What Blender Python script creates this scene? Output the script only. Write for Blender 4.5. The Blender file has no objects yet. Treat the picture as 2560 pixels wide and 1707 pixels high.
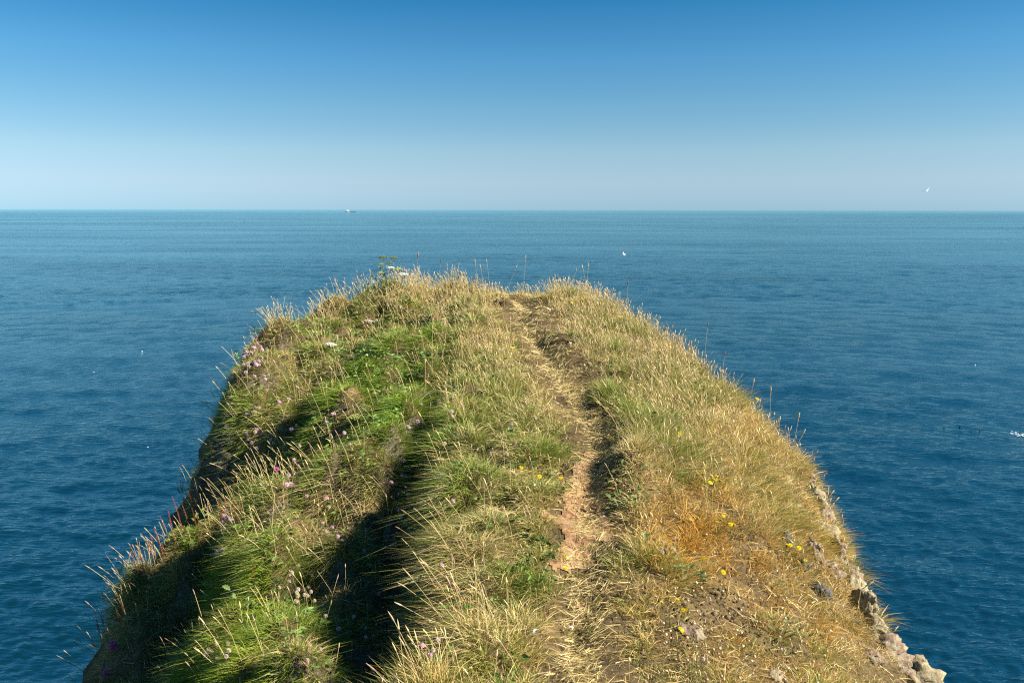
import bpy, math, random
import numpy as np
from mathutils import Vector, Matrix

# ------------------------------------------------------------------ camera, sky, sun, exposure
scn = bpy.context.scene
COL = scn.collection
SEA = 20.0                                  # height of the eye above the sea, metres
PITCH = math.atan(328.5 / 2000.0)
cam_d = bpy.data.cameras.new("camera")
cam_d.sensor_width = 36.0
cam_d.lens = 36.0 * 2000.0 / 2560.0
cam_d.clip_start = 0.05
cam_d.clip_end = 200000.0
cam = bpy.data.objects.new("camera", cam_d)
COL.objects.link(cam)
CAM_R = Matrix.Rotation(math.pi / 2 - PITCH, 3, 'X') @ Matrix.Rotation(0.0014, 3, 'Z')
cam.matrix_world = Matrix.Translation((0, 0, SEA)) @ CAM_R.to_4x4()
scn.camera = cam

SUN_EL, SUN_AZ = math.radians(35), math.radians(104)   # azimuth clockwise from the view direction
world = bpy.data.worlds.new("World")
scn.world = world
world.use_nodes = True
wn = world.node_tree
wn.nodes.clear()
w_out = wn.nodes.new("ShaderNodeOutputWorld")
w_bg = wn.nodes.new("ShaderNodeBackground")
w_sky = wn.nodes.new("ShaderNodeTexSky")
w_sky.sky_type = 'NISHITA'
w_sky.sun_disc = False
w_sky.sun_elevation = SUN_EL
w_sky.sun_rotation = SUN_AZ
w_sky.altitude = 20
w_sky.air_density = 0.6
w_sky.dust_density = 0.0
w_sky.ozone_density = 6.0
# a graduated grade of the clear sky: paler low down, deeper blue higher up
w_tc = wn.nodes.new("ShaderNodeTexCoord")
w_sep = wn.nodes.new("ShaderNodeSeparateXYZ")
w_grade = wn.nodes.new("ShaderNodeValToRGB")
GRADE = [(0.0, (.74, .92, 1.07)), (.035, (1.44, 1.23, 1.07)), (.07, (1.70, 1.49, 1.12)), (.122, (1.38, 1.60, 1.24)), (.174, (.98, 1.62, 1.41)), (.250, (.36, 1.33, 1.37)), (.42, (.52, 1.95, 1.72)), (.75, (.55, 1.85, 1.55))]
while len(w_grade.color_ramp.elements) < len(GRADE): w_grade.color_ramp.elements.new(0.5)
for el, (p, c) in zip(w_grade.color_ramp.elements, GRADE):
    el.position = p; el.color = (c[0] * .335, c[1] * .352, c[2] * .362, 1)
w_mul = wn.nodes.new("ShaderNodeVectorMath"); w_mul.operation = 'MULTIPLY'
w_two = wn.nodes.new("ShaderNodeVectorMath"); w_two.operation = 'SCALE'; w_two.inputs["Scale"].default_value = 2.0
w_bg.inputs["Strength"].default_value = 0.05
wn.links.new(w_tc.outputs["Generated"], w_sep.inputs[0])
wn.links.new(w_sep.outputs["Z"], w_grade.inputs[0])
wn.links.new(w_sky.outputs[0], w_mul.inputs[0])
wn.links.new(w_grade.outputs[0], w_mul.inputs[1])
wn.links.new(w_mul.outputs[0], w_two.inputs[0])
wn.links.new(w_two.outputs[0], w_bg.inputs["Color"])
wn.links.new(w_bg.outputs[0], w_out.inputs[0])

sun_d = bpy.data.lights.new("sun", 'SUN')
sun_d.energy = 5.0
sun_d.angle = math.radians(0.53)
sun_d.color = (1.0, 0.93, 0.80)
sun = bpy.data.objects.new("sun", sun_d)
COL.objects.link(sun)
sdir = Vector((math.sin(SUN_AZ) * math.cos(SUN_EL), math.cos(SUN_AZ) * math.cos(SUN_EL), math.sin(SUN_EL)))
sun.rotation_euler = sdir.to_track_quat('Z', 'Y').to_euler()

scn.view_settings.view_transform = 'Standard'
scn.view_settings.look = 'None'
scn.view_settings.gamma = 1.0
scn.view_settings.exposure = 1.42
scn.view_settings.use_curve_mapping = False
scn.render.engine = 'CYCLES'
scn.cycles.max_bounces = 6
scn.cycles.diffuse_bounces = 3
scn.cycles.transmission_bounces = 3
scn.cycles.filter_width = 1.2
scn.cycles.use_denoising = False
scn.cycles.sample_clamp_direct = 4.0

rng = np.random.default_rng(7)
random.seed(7)
RM = np.array(CAM_R)

# ------------------------------------------------------------------ measuring helpers (z is relative to the eye)
def ray(px, py):
    return RM @ np.array([(px - 1280) / 2000.0, (853.5 - py) / 2000.0, -1.0])
def at_y(px, py, Y):
    d = ray(px, py)
    return d * (Y / d[1])
def project(P):
    v = np.asarray(P) @ RM
    return 1280 + 2000 * v[..., 0] / -v[..., 2], 853.5 - 2000 * v[..., 1] / -v[..., 2]

def _hash(ix, iy, seed):
    h = (ix.astype(np.int64) * 374761393 + iy.astype(np.int64) * 668265263 + seed * 974711) & 0x7fffffff
    h = ((h ^ (h >> 13)) * 1274126177) & 0x7fffffff
    return ((h ^ (h >> 16)) & 0xffff) / 65535.0
def vnoise(x, y, seed=0):
    x = np.asarray(x, float); y = np.asarray(y, float)
    ix, iy = np.floor(x), np.floor(y)
    fx, fy = x - ix, y - iy
    fx = fx * fx * (3 - 2 * fx); fy = fy * fy * (3 - 2 * fy)
    a, b = _hash(ix, iy, seed), _hash(ix + 1, iy, seed)
    c, d = _hash(ix, iy + 1, seed), _hash(ix + 1, iy + 1, seed)
    return (a + (b - a) * fx) * (1 - fy) + (c + (d - c) * fx) * fy
def fbm(x, y, seed=0, octv=4):
    s, a, t = 0.0, 0.5, 0.0
    for o in range(octv):
        s = s + a * vnoise(x * 2 ** o, y * 2 ** o, seed + 17 * o); t += a; a *= 0.5
    return s / t - 0.5
def voro(x, y, seed=0):
    """distance to the nearest jittered cell centre, and that cell's random number"""
    ix, iy = np.floor(x), np.floor(y); best = np.full(np.shape(x), 9.0); rnd = np.zeros(np.shape(x))
    for dx in (-1, 0, 1):
        for dy in (-1, 0, 1):
            cx, cy = ix + dx, iy + dy
            d = np.hypot(cx + .15 + .7 * _hash(cx, cy, seed) - x, cy + .15 + .7 * _hash(cx, cy, seed + 5) - y)
            m = d < best
            best = np.where(m, d, best); rnd = np.where(m, _hash(cx, cy, seed + 9), rnd)
    return best, rnd
def tussock(x, y):
    """cells of tussock growth: dome height 0..1 and the cell's random number"""
    wx, wy = x + .16 * fbm(x * 3.1, y * 3.1, 121, 2), y + .16 * fbm(x * 3.1 + 9, y * 3.1, 131, 2)
    f, r = voro(wx / .36, wy / .36, 4)
    return np.clip(1 - (f / .72) ** 2, 0, 1) * (.35 + .65 * r), r
def sstep(a, b, x):
    t = np.clip((x - a) / (b - a), 0, 1)
    return t * t * (3 - 2 * t)

# ------------------------------------------------------------------ the headland's shape
RIM = [(255,1720,6.0),(295,1600,6.3),(335,1500,6.6),(395,1415,6.95),(475,1290,7.35),(520,1200,7.65),(548,1120,7.85),(572,1010,8.05),(588,930,8.4),(628,872,9.0),
       (690,805,9.8),(800,765,10.4),(880,738,10.9),(960,716,11.3),(1080,714,11.8),(1180,724,12.1),(1290,742,12.2),(1400,726,12.1),
       (1480,742,11.8),(1560,785,11.2),(1650,845,10.4),(1750,925,9.4),(1850,1005,8.5),(1930,1065,7.7),(2000,1140,7.0),(2045,1240,6.3),
       (2085,1345,5.7),(2140,1455,5.2),(2215,1565,4.8),(2300,1705,4.4)]
INNER = [(1290,800,10.0),(1290,900,8.5),(1300,1000,7.3),(1400,1100,6.3),(1480,1290,5.0),(1480,1400,4.5),(1450,1530,4.0),(1450,1707,3.3),
         (1000,760,10.6),(1000,850,9.3),(900,850,9.5),(780,850,9.8),(950,950,8.2),(800,1000,8.1),(700,950,8.6),(1100,1000,7.4),
         (700,1150,7.6),(900,1150,6.65),(650,1300,6.95),(600,1480,5.95),(600,1690,5.2),(450,1350,7.0),(420,1600,6.25),
         (1100,1200,5.8),(1200,1300,5.0),(1100,1450,4.35),(1200,1600,3.65),(1000,1690,3.45),
         (1450,780,10.5),(1600,900,8.7),(1600,1000,7.4),(1700,1100,6.3),(1800,1200,5.7),(1800,1300,5.1),(1900,1200,5.95),
         (1650,1450,4.3),(1700,1600,3.75),(1950,1450,4.75),(2000,1600,4.25),(1950,1320,5.3)]
rim_p = np.array([at_y(*r) for r in RIM])
inn_p = np.array([at_y(*r) for r in INNER])
# ground going back under and behind the viewer
back = np.array([(-3.4,4.0,-3.6),(-3.6,1.0,-2.9),(-5,-3,-2.3),(0,1.6,-2.0),(0,0,-1.75),(0,-4,-1.4),(2.6,2.6,-2.7),(3,0.5,-2.4),(5,-3,-2.0),(-6,-9,-1.6),(6,-9,-1.4),(-1.4,2.3,-2.35)])
CP = np.vstack([rim_p, inn_p, back])
def _tps(r2):
    return np.where(r2 > 1e-12, 0.5 * r2 * np.log(np.maximum(r2, 1e-12)), 0)
n_cp = len(CP)
D2 = ((CP[:, None, :2] - CP[None, :, :2]) ** 2).sum(-1)
A = np.zeros((n_cp + 3, n_cp + 3))
A[:n_cp, :n_cp] = _tps(D2) + np.eye(n_cp) * 0.05
A[:n_cp, n_cp] = 1; A[:n_cp, n_cp + 1:] = CP[:, :2]
A[n_cp:, :n_cp] = A[:n_cp, n_cp:].T
W = np.linalg.solve(A, np.concatenate([CP[:, 2], np.zeros(3)]))
def tps(x, y):
    z = W[n_cp] + W[n_cp + 1] * x + W[n_cp + 2] * y
    for i in range(n_cp):
        z = z + W[i] * _tps((x - CP[i, 0]) ** 2 + (y - CP[i, 1]) ** 2)
    return z
POLY = np.vstack([[(-9, -14), (-6.5, -6), (-3.9, 1.0), (-3.6, 3.6)], rim_p[:, :2], [(2.55, 3.0), (3.0, 1.0), (6.0, -6), (9, -14)]])
def rim_dist(x, y):
    """signed distance to the plan outline (positive inside) and the nearest point of it"""
    x = np.asarray(x, float); y = np.asarray(y, float)
    best = np.full(x.shape, 1e9); bx = np.zeros(x.shape); by = np.zeros(x.shape); inside = np.zeros(x.shape, bool)
    n = len(POLY)
    for i in range(n):
        a, b = POLY[i], POLY[(i + 1) % n]
        ab = b - a
        t = np.clip(((x - a[0]) * ab[0] + (y - a[1]) * ab[1]) / (ab @ ab), 0, 1)
        qx, qy = a[0] + t * ab[0], a[1] + t * ab[1]
        d = np.hypot(x - qx, y - qy)
        m = d < best
        best = np.where(m, d, best); bx = np.where(m, qx, bx); by = np.where(m, qy, by)
        c = ((a[1] > y) != (b[1] > y)) & (x < (b[0] - a[0]) * (y - a[1]) / (b[1] - a[1] + 1e-12) + a[0])
        inside ^= c
    return np.where(inside, best, -best), bx, by
def polyline_dist(x, y, pts):
    """distance to a plan polyline, position along it 0..1 and the side (+ is right of travel)"""
    best = np.full(np.shape(x), 1e9); tt = np.zeros(np.shape(x)); side = np.zeros(np.shape(x))
    n = len(pts) - 1
    for i in range(n):
        a, b = np.array(pts[i][:2]), np.array(pts[i + 1][:2])
        ab = b - a
        t = np.clip(((x - a[0]) * ab[0] + (y - a[1]) * ab[1]) / (ab @ ab), 0, 1)
        d = np.hypot(x - a[0] - t * ab[0], y - a[1] - t * ab[1])
        s = (x - a[0]) * ab[1] - (y - a[1]) * ab[0]
        m = d < best
        best = np.where(m, d, best); tt = np.where(m, (i + t) / n, tt); side = np.where(m, np.sign(s), side)
    return best, tt, side

def on_base(px, py):
    """plan position where a sight line meets the smooth base surface"""
    d = ray(px, py); t = np.arange(2.4, 14.0, 0.02); P = d[None, :] * t[:, None]
    k = np.where(P[:, 2] < tps(P[:, 0], P[:, 1]))[0]
    return P[k[0] if len(k) else np.argmin(np.abs(P[:, 2] - tps(P[:, 0], P[:, 1])))][:2]
PATH_PX = [(1440,1700),(1452,1560),(1478,1430),(1476,1340),(1470,1250),(1492,1160),(1490,1080),(1440,985),(1390,915),(1345,850),(1308,795),(1294,760)]
PATH = [np.array((0.15, 0.3)), np.array((0.22, 2.0))] + [on_base(*p) for p in PATH_PX]
# gullies on the left flank: plan line with depth and half width at each bend
GULLIES = [[(1105,940,.10,.12),(1070,1050,.24,.15),(1040,1170,.42,.18),(1022,1290,.66,.24),(1012,1420,.85,.27),(998,1550,.95,.28),(955,1680,1.0,.34)],
           [(800,985,.06,.12),(730,1110,.24,.2),(655,1250,.28,.2),(560,1420,.34,.2),(480,1570,.42,.24),(420,1700,.5,.3)],
           [(690,1640,.0,.1),(560,1590,.22,.10),(470,1570,.3,.12)]]
GULLIES = [[(*on_base(a, b), c, d) for a, b, c, d in g] for g in GULLIES]
GULLIES[0].append((-2.4, 2.9, 1.4, .5))
MOUNDS = [(600,1470,.34,.40),(700,1480,.30,.36),(600,1690,.36,.42),(680,1690,.25,.25),(455,1310,.26,.22),(350,1480,.25,.15),(640,960,.32,.13),
          (860,1215,.26,.24),(1010,1080,.28,.10),(1150,1235,.20,.14),(1165,1380,.22,.15),(1290,1270,.28,.07),
          (1330,1060,.30,.06),(960,870,.4,.10),(760,850,.4,.10),(740,1060,.25,.10),(850,1040,.3,.12),(1250,1420,.25,.06),
          (700,1360,.24,.20),(1600,1180,.30,.08),(1420,760,.5,.06),(1020,750,.5,.08),(1590,1420,.2,.06),(1870,1330,.25,.07),
          (330,1600,.25,.14),(1180,1130,.35,.08)]
NOTCH = [(565,1120,.34,.75),(530,1190,.26,.45),(500,1240,.22,.25)]
MP = [(on_base(a, b), r, h) for a, b, r, h in MOUNDS]
NOTCH = [(*on_base(a, b), r, h) for a, b, r, h in NOTCH]

def terrain(x, y):
    x = np.asarray(x, float); y = np.asarray(y, float)
    d, bx, by = rim_dist(x, y)
    d = d + (.10 + .28 * sstep(0, -1.5, x)) * fbm(x * 1.9, y * 1.9, 3, 4)   # ragged edge
    out = np.maximum(-d, 0)
    cx, cy = np.where(d < 0, bx, x), np.where(d < 0, by, y)
    z = tps(cx, cy)
    z = z - 0.09 * np.exp(-np.maximum(d, 0) / 0.16)
    left = sstep(0.6, -1.0, x)
    z = z + (0.07 + 0.16 * left) * fbm(x * 1.7, y * 1.7, 11, 3) + (0.03 + 0.13 * left) * fbm(x * 4.5, y * 4.5, 23, 3)
    tu, tr = tussock(x, y)
    z = z + (.045 + .25 * left) * (tu - .45) * sstep(-.3, .1, d)
    for p, r, h in MP:
        z = z + h * np.exp(-((x - p[0]) ** 2 + (y - p[1]) ** 2) / (r * r))
    # worn trough of the path, with a taller bank on its right
    pd, pt, ps = polyline_dist(x, y, PATH)
    w = 0.15 + 0.05 * np.sin(pt * 21)
    bank = np.clip(.45 + 2.2 * fbm(x * 1.1 + 3, y * 1.1, 91, 2), 0, 1.1)
    bank = bank * sstep(4.4, 5.3, y) * (1 - .5 * sstep(9, 11, y))
    z = z - (.03 + .03 * sstep(4.2, 5.2, y)) * np.exp(-(pd / w) ** 2) + np.where(ps > 0, 0.09 * bank, 0.0) * np.exp(-((pd - 0.30) / 0.16) ** 2)
    # gully on the left: steep right wall, easier left wall
    for g in GULLIES:
        gd, gt, gs = polyline_dist(x, y, g)
        kk = np.linspace(0, 1, len(g))
        hw = np.interp(gt, kk, [p[3] for p in g]) * (1 + 1.1 * fbm(x * 3.5, y * 3.5, 31, 3)); dp = np.interp(gt, kk, [p[2] for p in g]) * (1 + .7 * fbm(x * 2.5, y * 2.5, 37, 3))
        # travel is towards the viewer, so the + side is the viewer's left
        z = z - dp * np.where(gs < 0, sstep(hw * 1.15, hw * 0.45, gd), sstep(hw * 2.1, hw * 0.2, gd))
    for nx, ny, r, h in NOTCH:
        z = z - h * np.exp(-((x - nx) ** 2 + (y - ny) ** 2) / (r * r))
    # cliff below the rim
    z = z - 2.6 * (np.sqrt(out ** 2 + 0.10 ** 2) - 0.10) + np.minimum(out, 1.5) * 1.3 * fbm(x * 1.3, y * 1.3, 5, 3)
    return np.maximum(z, -SEA - 1.5)

GX0, GX1, GY0, GY1, GS = -6.0, 6.0, 0.6, 14.6, 0.04
gx = np.arange(GX0, GX1, GS); gy = np.arange(GY0, GY1, GS)
GXX, GYY = np.meshgrid(gx, gy)
GZ = terrain(GXX, GYY)
def hz(x, y):
    fx = np.clip((np.asarray(x) - GX0) / GS, 0, len(gx) - 1.001); fy = np.clip((np.asarray(y) - GY0) / GS, 0, len(gy) - 1.001)
    ix, iy = fx.astype(int), fy.astype(int); tx, ty = fx - ix, fy - iy
    return (GZ[iy, ix] * (1 - tx) + GZ[iy, ix + 1] * tx) * (1 - ty) + (GZ[iy + 1, ix] * (1 - tx) + GZ[iy + 1, ix + 1] * tx) * ty
def normal(x, y, e=0.06):
    dx = (hz(x + e, y) - hz(x - e, y)) / (2 * e); dy = (hz(x, y + e) - hz(x, y - e)) / (2 * e)
    n = np.stack([-dx, -dy, np.ones_like(dx)], -1)
    return n / np.linalg.norm(n, axis=-1, keepdims=True)
def place(px, py, h=0.0, ymax=13.0):
    """first point on the sight line that is h above the ground"""
    d = ray(px, py)
    t = np.arange(2.2, 15.0, 0.01)
    P = d[None, :] * t[:, None]
    k = np.where((P[:, 2] - h < hz(P[:, 0], P[:, 1])) & (P[:, 1] < ymax))[0]
    if len(k) == 0:
        g = np.abs(P[:, 2] - h - hz(P[:, 0], P[:, 1])) + 5 * (P[:, 1] > ymax)
        return P[int(np.argmin(g))]
    return P[k[0]]

# ------------------------------------------------------------------ materials
def mat(name, rough=0.7, spec=0.3):
    m = bpy.data.materials.new(name); m.use_nodes = True
    b = m.node_tree.nodes["Principled BSDF"]
    b.inputs["Roughness"].default_value = rough
    b.inputs["Specular IOR Level"].default_value = spec
    return m, m.node_tree, b
def node(nt, t, **kw):
    n = nt.nodes.new(t)
    for k, v in kw.items():
        setattr(n, k, v)
    return n
def ramp(nt, stops, interp='LINEAR'):
    r = node(nt, "ShaderNodeValToRGB")
    r.color_ramp.interpolation = interp
    e = r.color_ramp.elements
    while len(e) < len(stops): e.new(0.5)
    for el, (p, c) in zip(e, stops):
        el.position = p; el.color = (*c, 1)
    return r
def noise_node(nt, scale, detail=4, rough=0.6, vec=None, dist=0.0):
    n = node(nt, "ShaderNodeTexNoise")
    n.inputs["Scale"].default_value = scale; n.inputs["Detail"].default_value = detail
    n.inputs["Roughness"].default_value = rough; n.inputs["Distortion"].default_value = dist
    if vec is not None: nt.links.new(vec, n.inputs["Vector"])
    return n
def plain(name, col, rough=0.6, spec=0.3, var=0.25, scale=60):
    m, nt, b = mat(name, rough, spec)
    tc = node(nt, "ShaderNodeTexCoord")
    n = noise_node(nt, scale, 3, vec=tc.outputs["Object"])
    lo = tuple(c * (1 - var) for c in col); hi = tuple(min(1, c * (1 + var)) for c in col)
    r = ramp(nt, [(0.3, lo), (0.7, hi)])
    nt.links.new(n.outputs[0], r.inputs[0]); nt.links.new(r.outputs[0], b.inputs["Base Color"])
    return m
def leafy(name, rough=0.55, trans=0.35, spec=0.25):
    """material that reads the vertex colour 'Col' and lets some light through"""
    m, nt, b = mat(name, rough, spec)
    a = node(nt, "ShaderNodeAttribute", attribute_name="Col")
    nt.links.new(a.outputs["Color"], b.inputs["Base Color"])
    tr = node(nt, "ShaderNodeBsdfTranslucent")
    nt.links.new(a.outputs["Color"], tr.inputs["Color"])
    mx = node(nt, "ShaderNodeMixShader"); mx.inputs[0].default_value = trans
    nt.links.new(b.outputs[0], mx.inputs[1]); nt.links.new(tr.outputs[0], mx.inputs[2])
    nt.links.new(mx.outputs[0], nt.nodes["Material Output"].inputs[0])
    return m
M_GRASS = leafy("grass blades", 0.45, 0.24, 0.35)
M_SEED = leafy("seed heads", 0.8, 0.25, 0.1)
M_LEAF = leafy("leaves and stems", 0.5, 0.25, 0.3)
M_PETAL = leafy("petals", 0.7, 0.35, 0.1)

# ------------------------------------------------------------------ mesh helpers
def link(name, me, material, parent=None):
    o = bpy.data.objects.new(name, me)
    COL.objects.link(o)
    if material is not None and len(me.materials) == 0: me.materials.append(material)
    if parent is not None: o.parent = parent
    return o
def tag(o, label=None, cat=None, group=None, kind=None):
    if label: o["label"] = label
    if cat: o["category"] = cat
    if group: o["group"] = group
    if kind: o["kind"] = kind
    return o
def empty(name, loc):
    o = bpy.data.objects.new(name, None); COL.objects.link(o); o.location = loc
    o.empty_display_size = 0.05
    return o
def np_mesh(name, V, quads=None, tris=None, cols=None, smooth=True):
    me = bpy.data.meshes.new(name)
    me.vertices.add(len(V)); me.vertices.foreach_set("co", np.asarray(V, np.float32).ravel())
    idx, starts, k = [], [], 0
    if quads is not None and len(quads):
        idx.append(np.asarray(quads, np.int32).ravel()); starts.append(np.arange(len(quads)) * 4); k = len(quads) * 4
    if tris is not None and len(tris):
        idx.append(np.asarray(tris, np.int32).ravel()); starts.append(k + np.arange(len(tris)) * 3)
    idx = np.concatenate(idx).astype(np.int32); starts = np.concatenate(starts).astype(np.int32)
    me.loops.add(len(idx)); me.loops.foreach_set("vertex_index", idx)
    me.polygons.add(len(starts)); me.polygons.foreach_set("loop_start", starts)
    me.polygons.foreach_set("use_smooth", np.full(len(starts), smooth, bool))
    if cols is not None:
        ca = me.color_attributes.new("Col", 'FLOAT_COLOR', 'POINT')
        c4 = np.ones((len(V), 4), np.float32); c4[:, :3] = cols
        ca.data.foreach_set("color", c4.ravel())
    me.update(calc_edges=True)
    return me
class MB:
    def __init__(s): s.v, s.f, s.c = [], [], []
    def tube(s, pts, r0, r1, col, n=4, col2=None, cap=True):
        pts = [Vector(p) for p in pts]; base = len(s.v); m = len(pts); col2 = col2 or col
        for i, p in enumerate(pts):
            t = (pts[min(i + 1, m - 1)] - pts[max(i - 1, 0)]).normalized()
            a = t.cross(Vector((0.31, 0.77, 0.2)) if abs(t.z) > 0.5 else Vector((0, 0, 1))).normalized(); b = t.cross(a)
            u = i / max(m - 1, 1); r = r0 + (r1 - r0) * u
            for k in range(n):
                w = 2 * math.pi * k / n
                s.v.append(p + a * (r * math.cos(w)) + b * (r * math.sin(w)))
                s.c.append([col[j] + (col2[j] - col[j]) * u for j in range(3)])
        for i in range(m - 1):
            for k in range(n):
                s.f.append((base + i * n + k, base + i * n + (k + 1) % n, base + (i + 1) * n + (k + 1) % n, base + (i + 1) * n + k))
        if cap:
            s.f.append(tuple(base + k for k in reversed(range(n)))); s.f.append(tuple(base + (m - 1) * n + k for k in range(n)))
    def spindle(s, p, d, L, r, col, n=5, prof=((0, .25), (.25, 1), (.65, .8), (1, .1))):
        d = Vector(d).normalized()
        a = d.cross(Vector((0.3, 0.8, 0.1))).normalized(); b = d.cross(a); base = len(s.v)
        for u, q in prof:
            for k in range(n):
                w = 2 * math.pi * k / n; rr = r * q * random.uniform(.8, 1.2)
                s.v.append(Vector(p) + d * (L * u) + a * (rr * math.cos(w)) + b * (rr * math.sin(w)))
                f = random.uniform(.75, 1.2); s.c.append([c * f for c in col])
        for i in range(len(prof) - 1):
            for k in range(n):
                s.f.append((base + i * n + k, base + i * n + (k + 1) % n, base + (i + 1) * n + (k + 1) % n, base + (i + 1) * n + k))
        s.f.append(tuple(base + k for k in reversed(range(n)))); s.f.append(tuple(base + (len(prof) - 1) * n + k for k in range(n)))
    def poly(s, pts, col):
        base = len(s.v)
        for p in pts: s.v.append(Vector(p)); s.c.append(list(col))
        s.f.append(tuple(range(base, base + len(pts))))
    def blob(s, p, r, col, sub=0, squash=1.0, jit=0.25):
        t = (1 + 5 ** .5) / 2; base = len(s.v)
        vs = [(-1,t,0),(1,t,0),(-1,-t,0),(1,-t,0),(0,-1,t),(0,1,t),(0,-1,-t),(0,1,-t),(t,0,-1),(t,0,1),(-t,0,-1),(-t,0,1)]
        for q in vs:
            q = Vector(q).normalized() * r * random.uniform(1 - jit, 1 + jit); q.z *= squash
            s.v.append(Vector(p) + q); f = random.uniform(.75, 1.2); s.c.append([c * f for c in col])
        for f in [(0,11,5),(0,5,1),(0,1,7),(0,7,10),(0,10,11),(1,5,9),(5,11,4),(11,10,2),(10,7,6),(7,1,8),(3,9,4),(3,4,2),(3,2,6),(3,6,8),(3,8,9),(4,9,5),(2,4,11),(6,2,10),(8,6,7),(9,8,1)]:
            s.f.append(tuple(base + i for i in f))
    def mesh(s, name, smooth=True):
        me = bpy.data.meshes.new(name); me.from_pydata([tuple(v) for v in s.v], [], s.f)
        ca = me.color_attributes.new("Col", 'FLOAT_COLOR', 'POINT')
        c4 = np.ones((len(s.v), 4), np.float32); c4[:, :3] = s.c; ca.data.foreach_set("color", c4.ravel())
        me.polygons.foreach_set("use_smooth", np.full(len(s.f), smooth, bool)); me.update()
        return me
    def build(s, name, material, parent=None, smooth=True):
        return link(name, s.mesh(name, smooth), material, parent)
def wz(p):
    """eye-relative point to world point"""
    return Vector((float(p[0]), float(p[1]), float(p[2]) + SEA))

# ------------------------------------------------------------------ sea
def build_sea():
    # finer near the cliff foot and inside the bearing the headland looks to, coarser elsewhere, out past the horizon
    th_f = np.radians(np.linspace(-38, 38, 560))
    th_c = np.radians(np.linspace(38, 322, 64))[1:-1]
    th = np.concatenate([th_f, th_c]); n_t = len(th)
    dep = np.concatenate([np.radians(np.linspace(88, 36, 14)), np.radians(np.concatenate([np.linspace(35.5, 6, 270), np.linspace(5.9, 1.5, 120), np.geomspace(1.46, .6, 40)])), np.radians(np.geomspace(0.55, 0.0125, 40))])
    r = SEA / np.tan(dep)
    R, T = np.meshgrid(r, th, indexing='ij')
    X, Y = R * np.sin(T), R * np.cos(T)
    dr = np.gradient(r)[:, None] * np.ones_like(T)
    dth = np.where(np.arange(n_t) < len(th_f), th_f[1] - th_f[0], th_c[1] - th_c[0])[None, :] * R
    sp = np.maximum(dr * 0.8, dth)
    Z = np.zeros_like(X)
    g = np.random.default_rng(3)
    for lam, slope, cnt, spread in [(26, .010, 5, 22), (14, .014, 6, 30), (8, .026, 9, 30), (4.2, .042, 12, 34), (2.2, .062, 14, 38), (1.2, .10, 18, 40), (.75, .13, 20, 42), (.48, .10, 20, 44)]:
        for _ in range(cnt):
            l = lam * g.uniform(.72, 1.35); k = 2 * math.pi / l
            a = slope / k * g.uniform(.6, 1.4) / math.sqrt(cnt) * 1.22
            ang = math.radians(g.normal(-14, spread)); kx, ky = k * math.sin(ang), -k * math.cos(ang)
            fade = np.clip((l / sp - 1.6) / 2.2, 0, 1)
            ph = kx * X + ky * Y + g.uniform(0, 6.283)
            Z += fade * a * (np.sin(ph) + 0.25 * np.cos(2 * ph))
    i = np.arange(len(r) - 1)[:, None]; j = np.arange(n_t)[None, :]; j2 = (j + 1) % n_t
    q = np.stack([i * n_t + j, i * n_t + j2, (i + 1) * n_t + j2, (i + 1) * n_t + j], -1).reshape(-1, 4)
    me = np_mesh("sea", np.stack([X, Y, Z], -1).reshape(-1, 3), quads=q)
    m, nt, b = mat("sea water", 0.10, 0.5)
    tc = node(nt, "ShaderNodeTexCoord")
    def stretched(sx, sy, rot):
        mp = node(nt, "ShaderNodeMapping"); mp.inputs["Scale"].default_value = (sx, sy, 1); mp.inputs["Rotation"].default_value = (0, 0, math.radians(rot))
        nt.links.new(tc.outputs["Object"], mp.inputs[0]); return mp.outputs[0]
    n1 = noise_node(nt, 1.0, 1.5, 0.5, stretched(.85, 3.0, 8), 0.7)
    n2 = noise_node(nt, 1.0, 3, 0.6, stretched(4.0, 9.0, -12), 0.5)
    n3 = noise_node(nt, 1.0, 2, 0.5, stretched(0.006, 0.02, 4))
    n4 = noise_node(nt, 1.0, 2, 0.5, stretched(0.0012, 0.006, -3))
    # wind patches: stronger and weaker ripple
    pr = ramp(nt, [(0.38, (0.5,) * 3), (0.62, (1.3,) * 3)])
    ad = node(nt, "ShaderNodeMath", operation='ADD'); nt.links.new(n3.outputs[0], ad.inputs[0]); nt.links.new(n4.outputs[0], ad.inputs[1])
    hf = node(nt, "ShaderNodeMath", operation='MULTIPLY'); hf.inputs[1].default_value = 0.5; nt.links.new(ad.outputs[0], hf.inputs[0])
    nt.links.new(hf.outputs[0], pr.inputs[0])
    # the wavelets too fine for the mesh: carried by the bump, the more so the farther out
    ln = node(nt, "ShaderNodeVectorMath", operation='LENGTH'); nt.links.new(tc.outputs["Object"], ln.inputs[0])
    mr = node(nt, "ShaderNodeMapRange"); nt.links.new(ln.outputs["Value"], mr.inputs["Value"])
    for k, v in (("From Min", 40.), ("From Max", 180.), ("To Min", .75), ("To Max", .65)): mr.inputs[k].default_value = v
    mf = node(nt, "ShaderNodeMapRange"); nt.links.new(ln.outputs["Value"], mf.inputs["Value"])
    for k, v in (("From Min", 500.), ("From Max", 4500.), ("To Min", 0.), ("To Max", 1.1)): mf.inputs[k].default_value = v
    ms = node(nt, "ShaderNodeMath", operation='ADD'); nt.links.new(mr.outputs[0], ms.inputs[0]); nt.links.new(mf.outputs[0], ms.inputs[1])
    bs = node(nt, "ShaderNodeMath", operation='MULTIPLY'); nt.links.new(ms.outputs[0], bs.inputs[0]); nt.links.new(pr.outputs[0], bs.inputs[1])
    bp1 = node(nt, "ShaderNodeBump"); bp1.inputs["Distance"].default_value = 0.15
    nt.links.new(n1.outputs[0], bp1.inputs["Height"]); nt.links.new(bs.outputs[0], bp1.inputs["Strength"])
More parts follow.
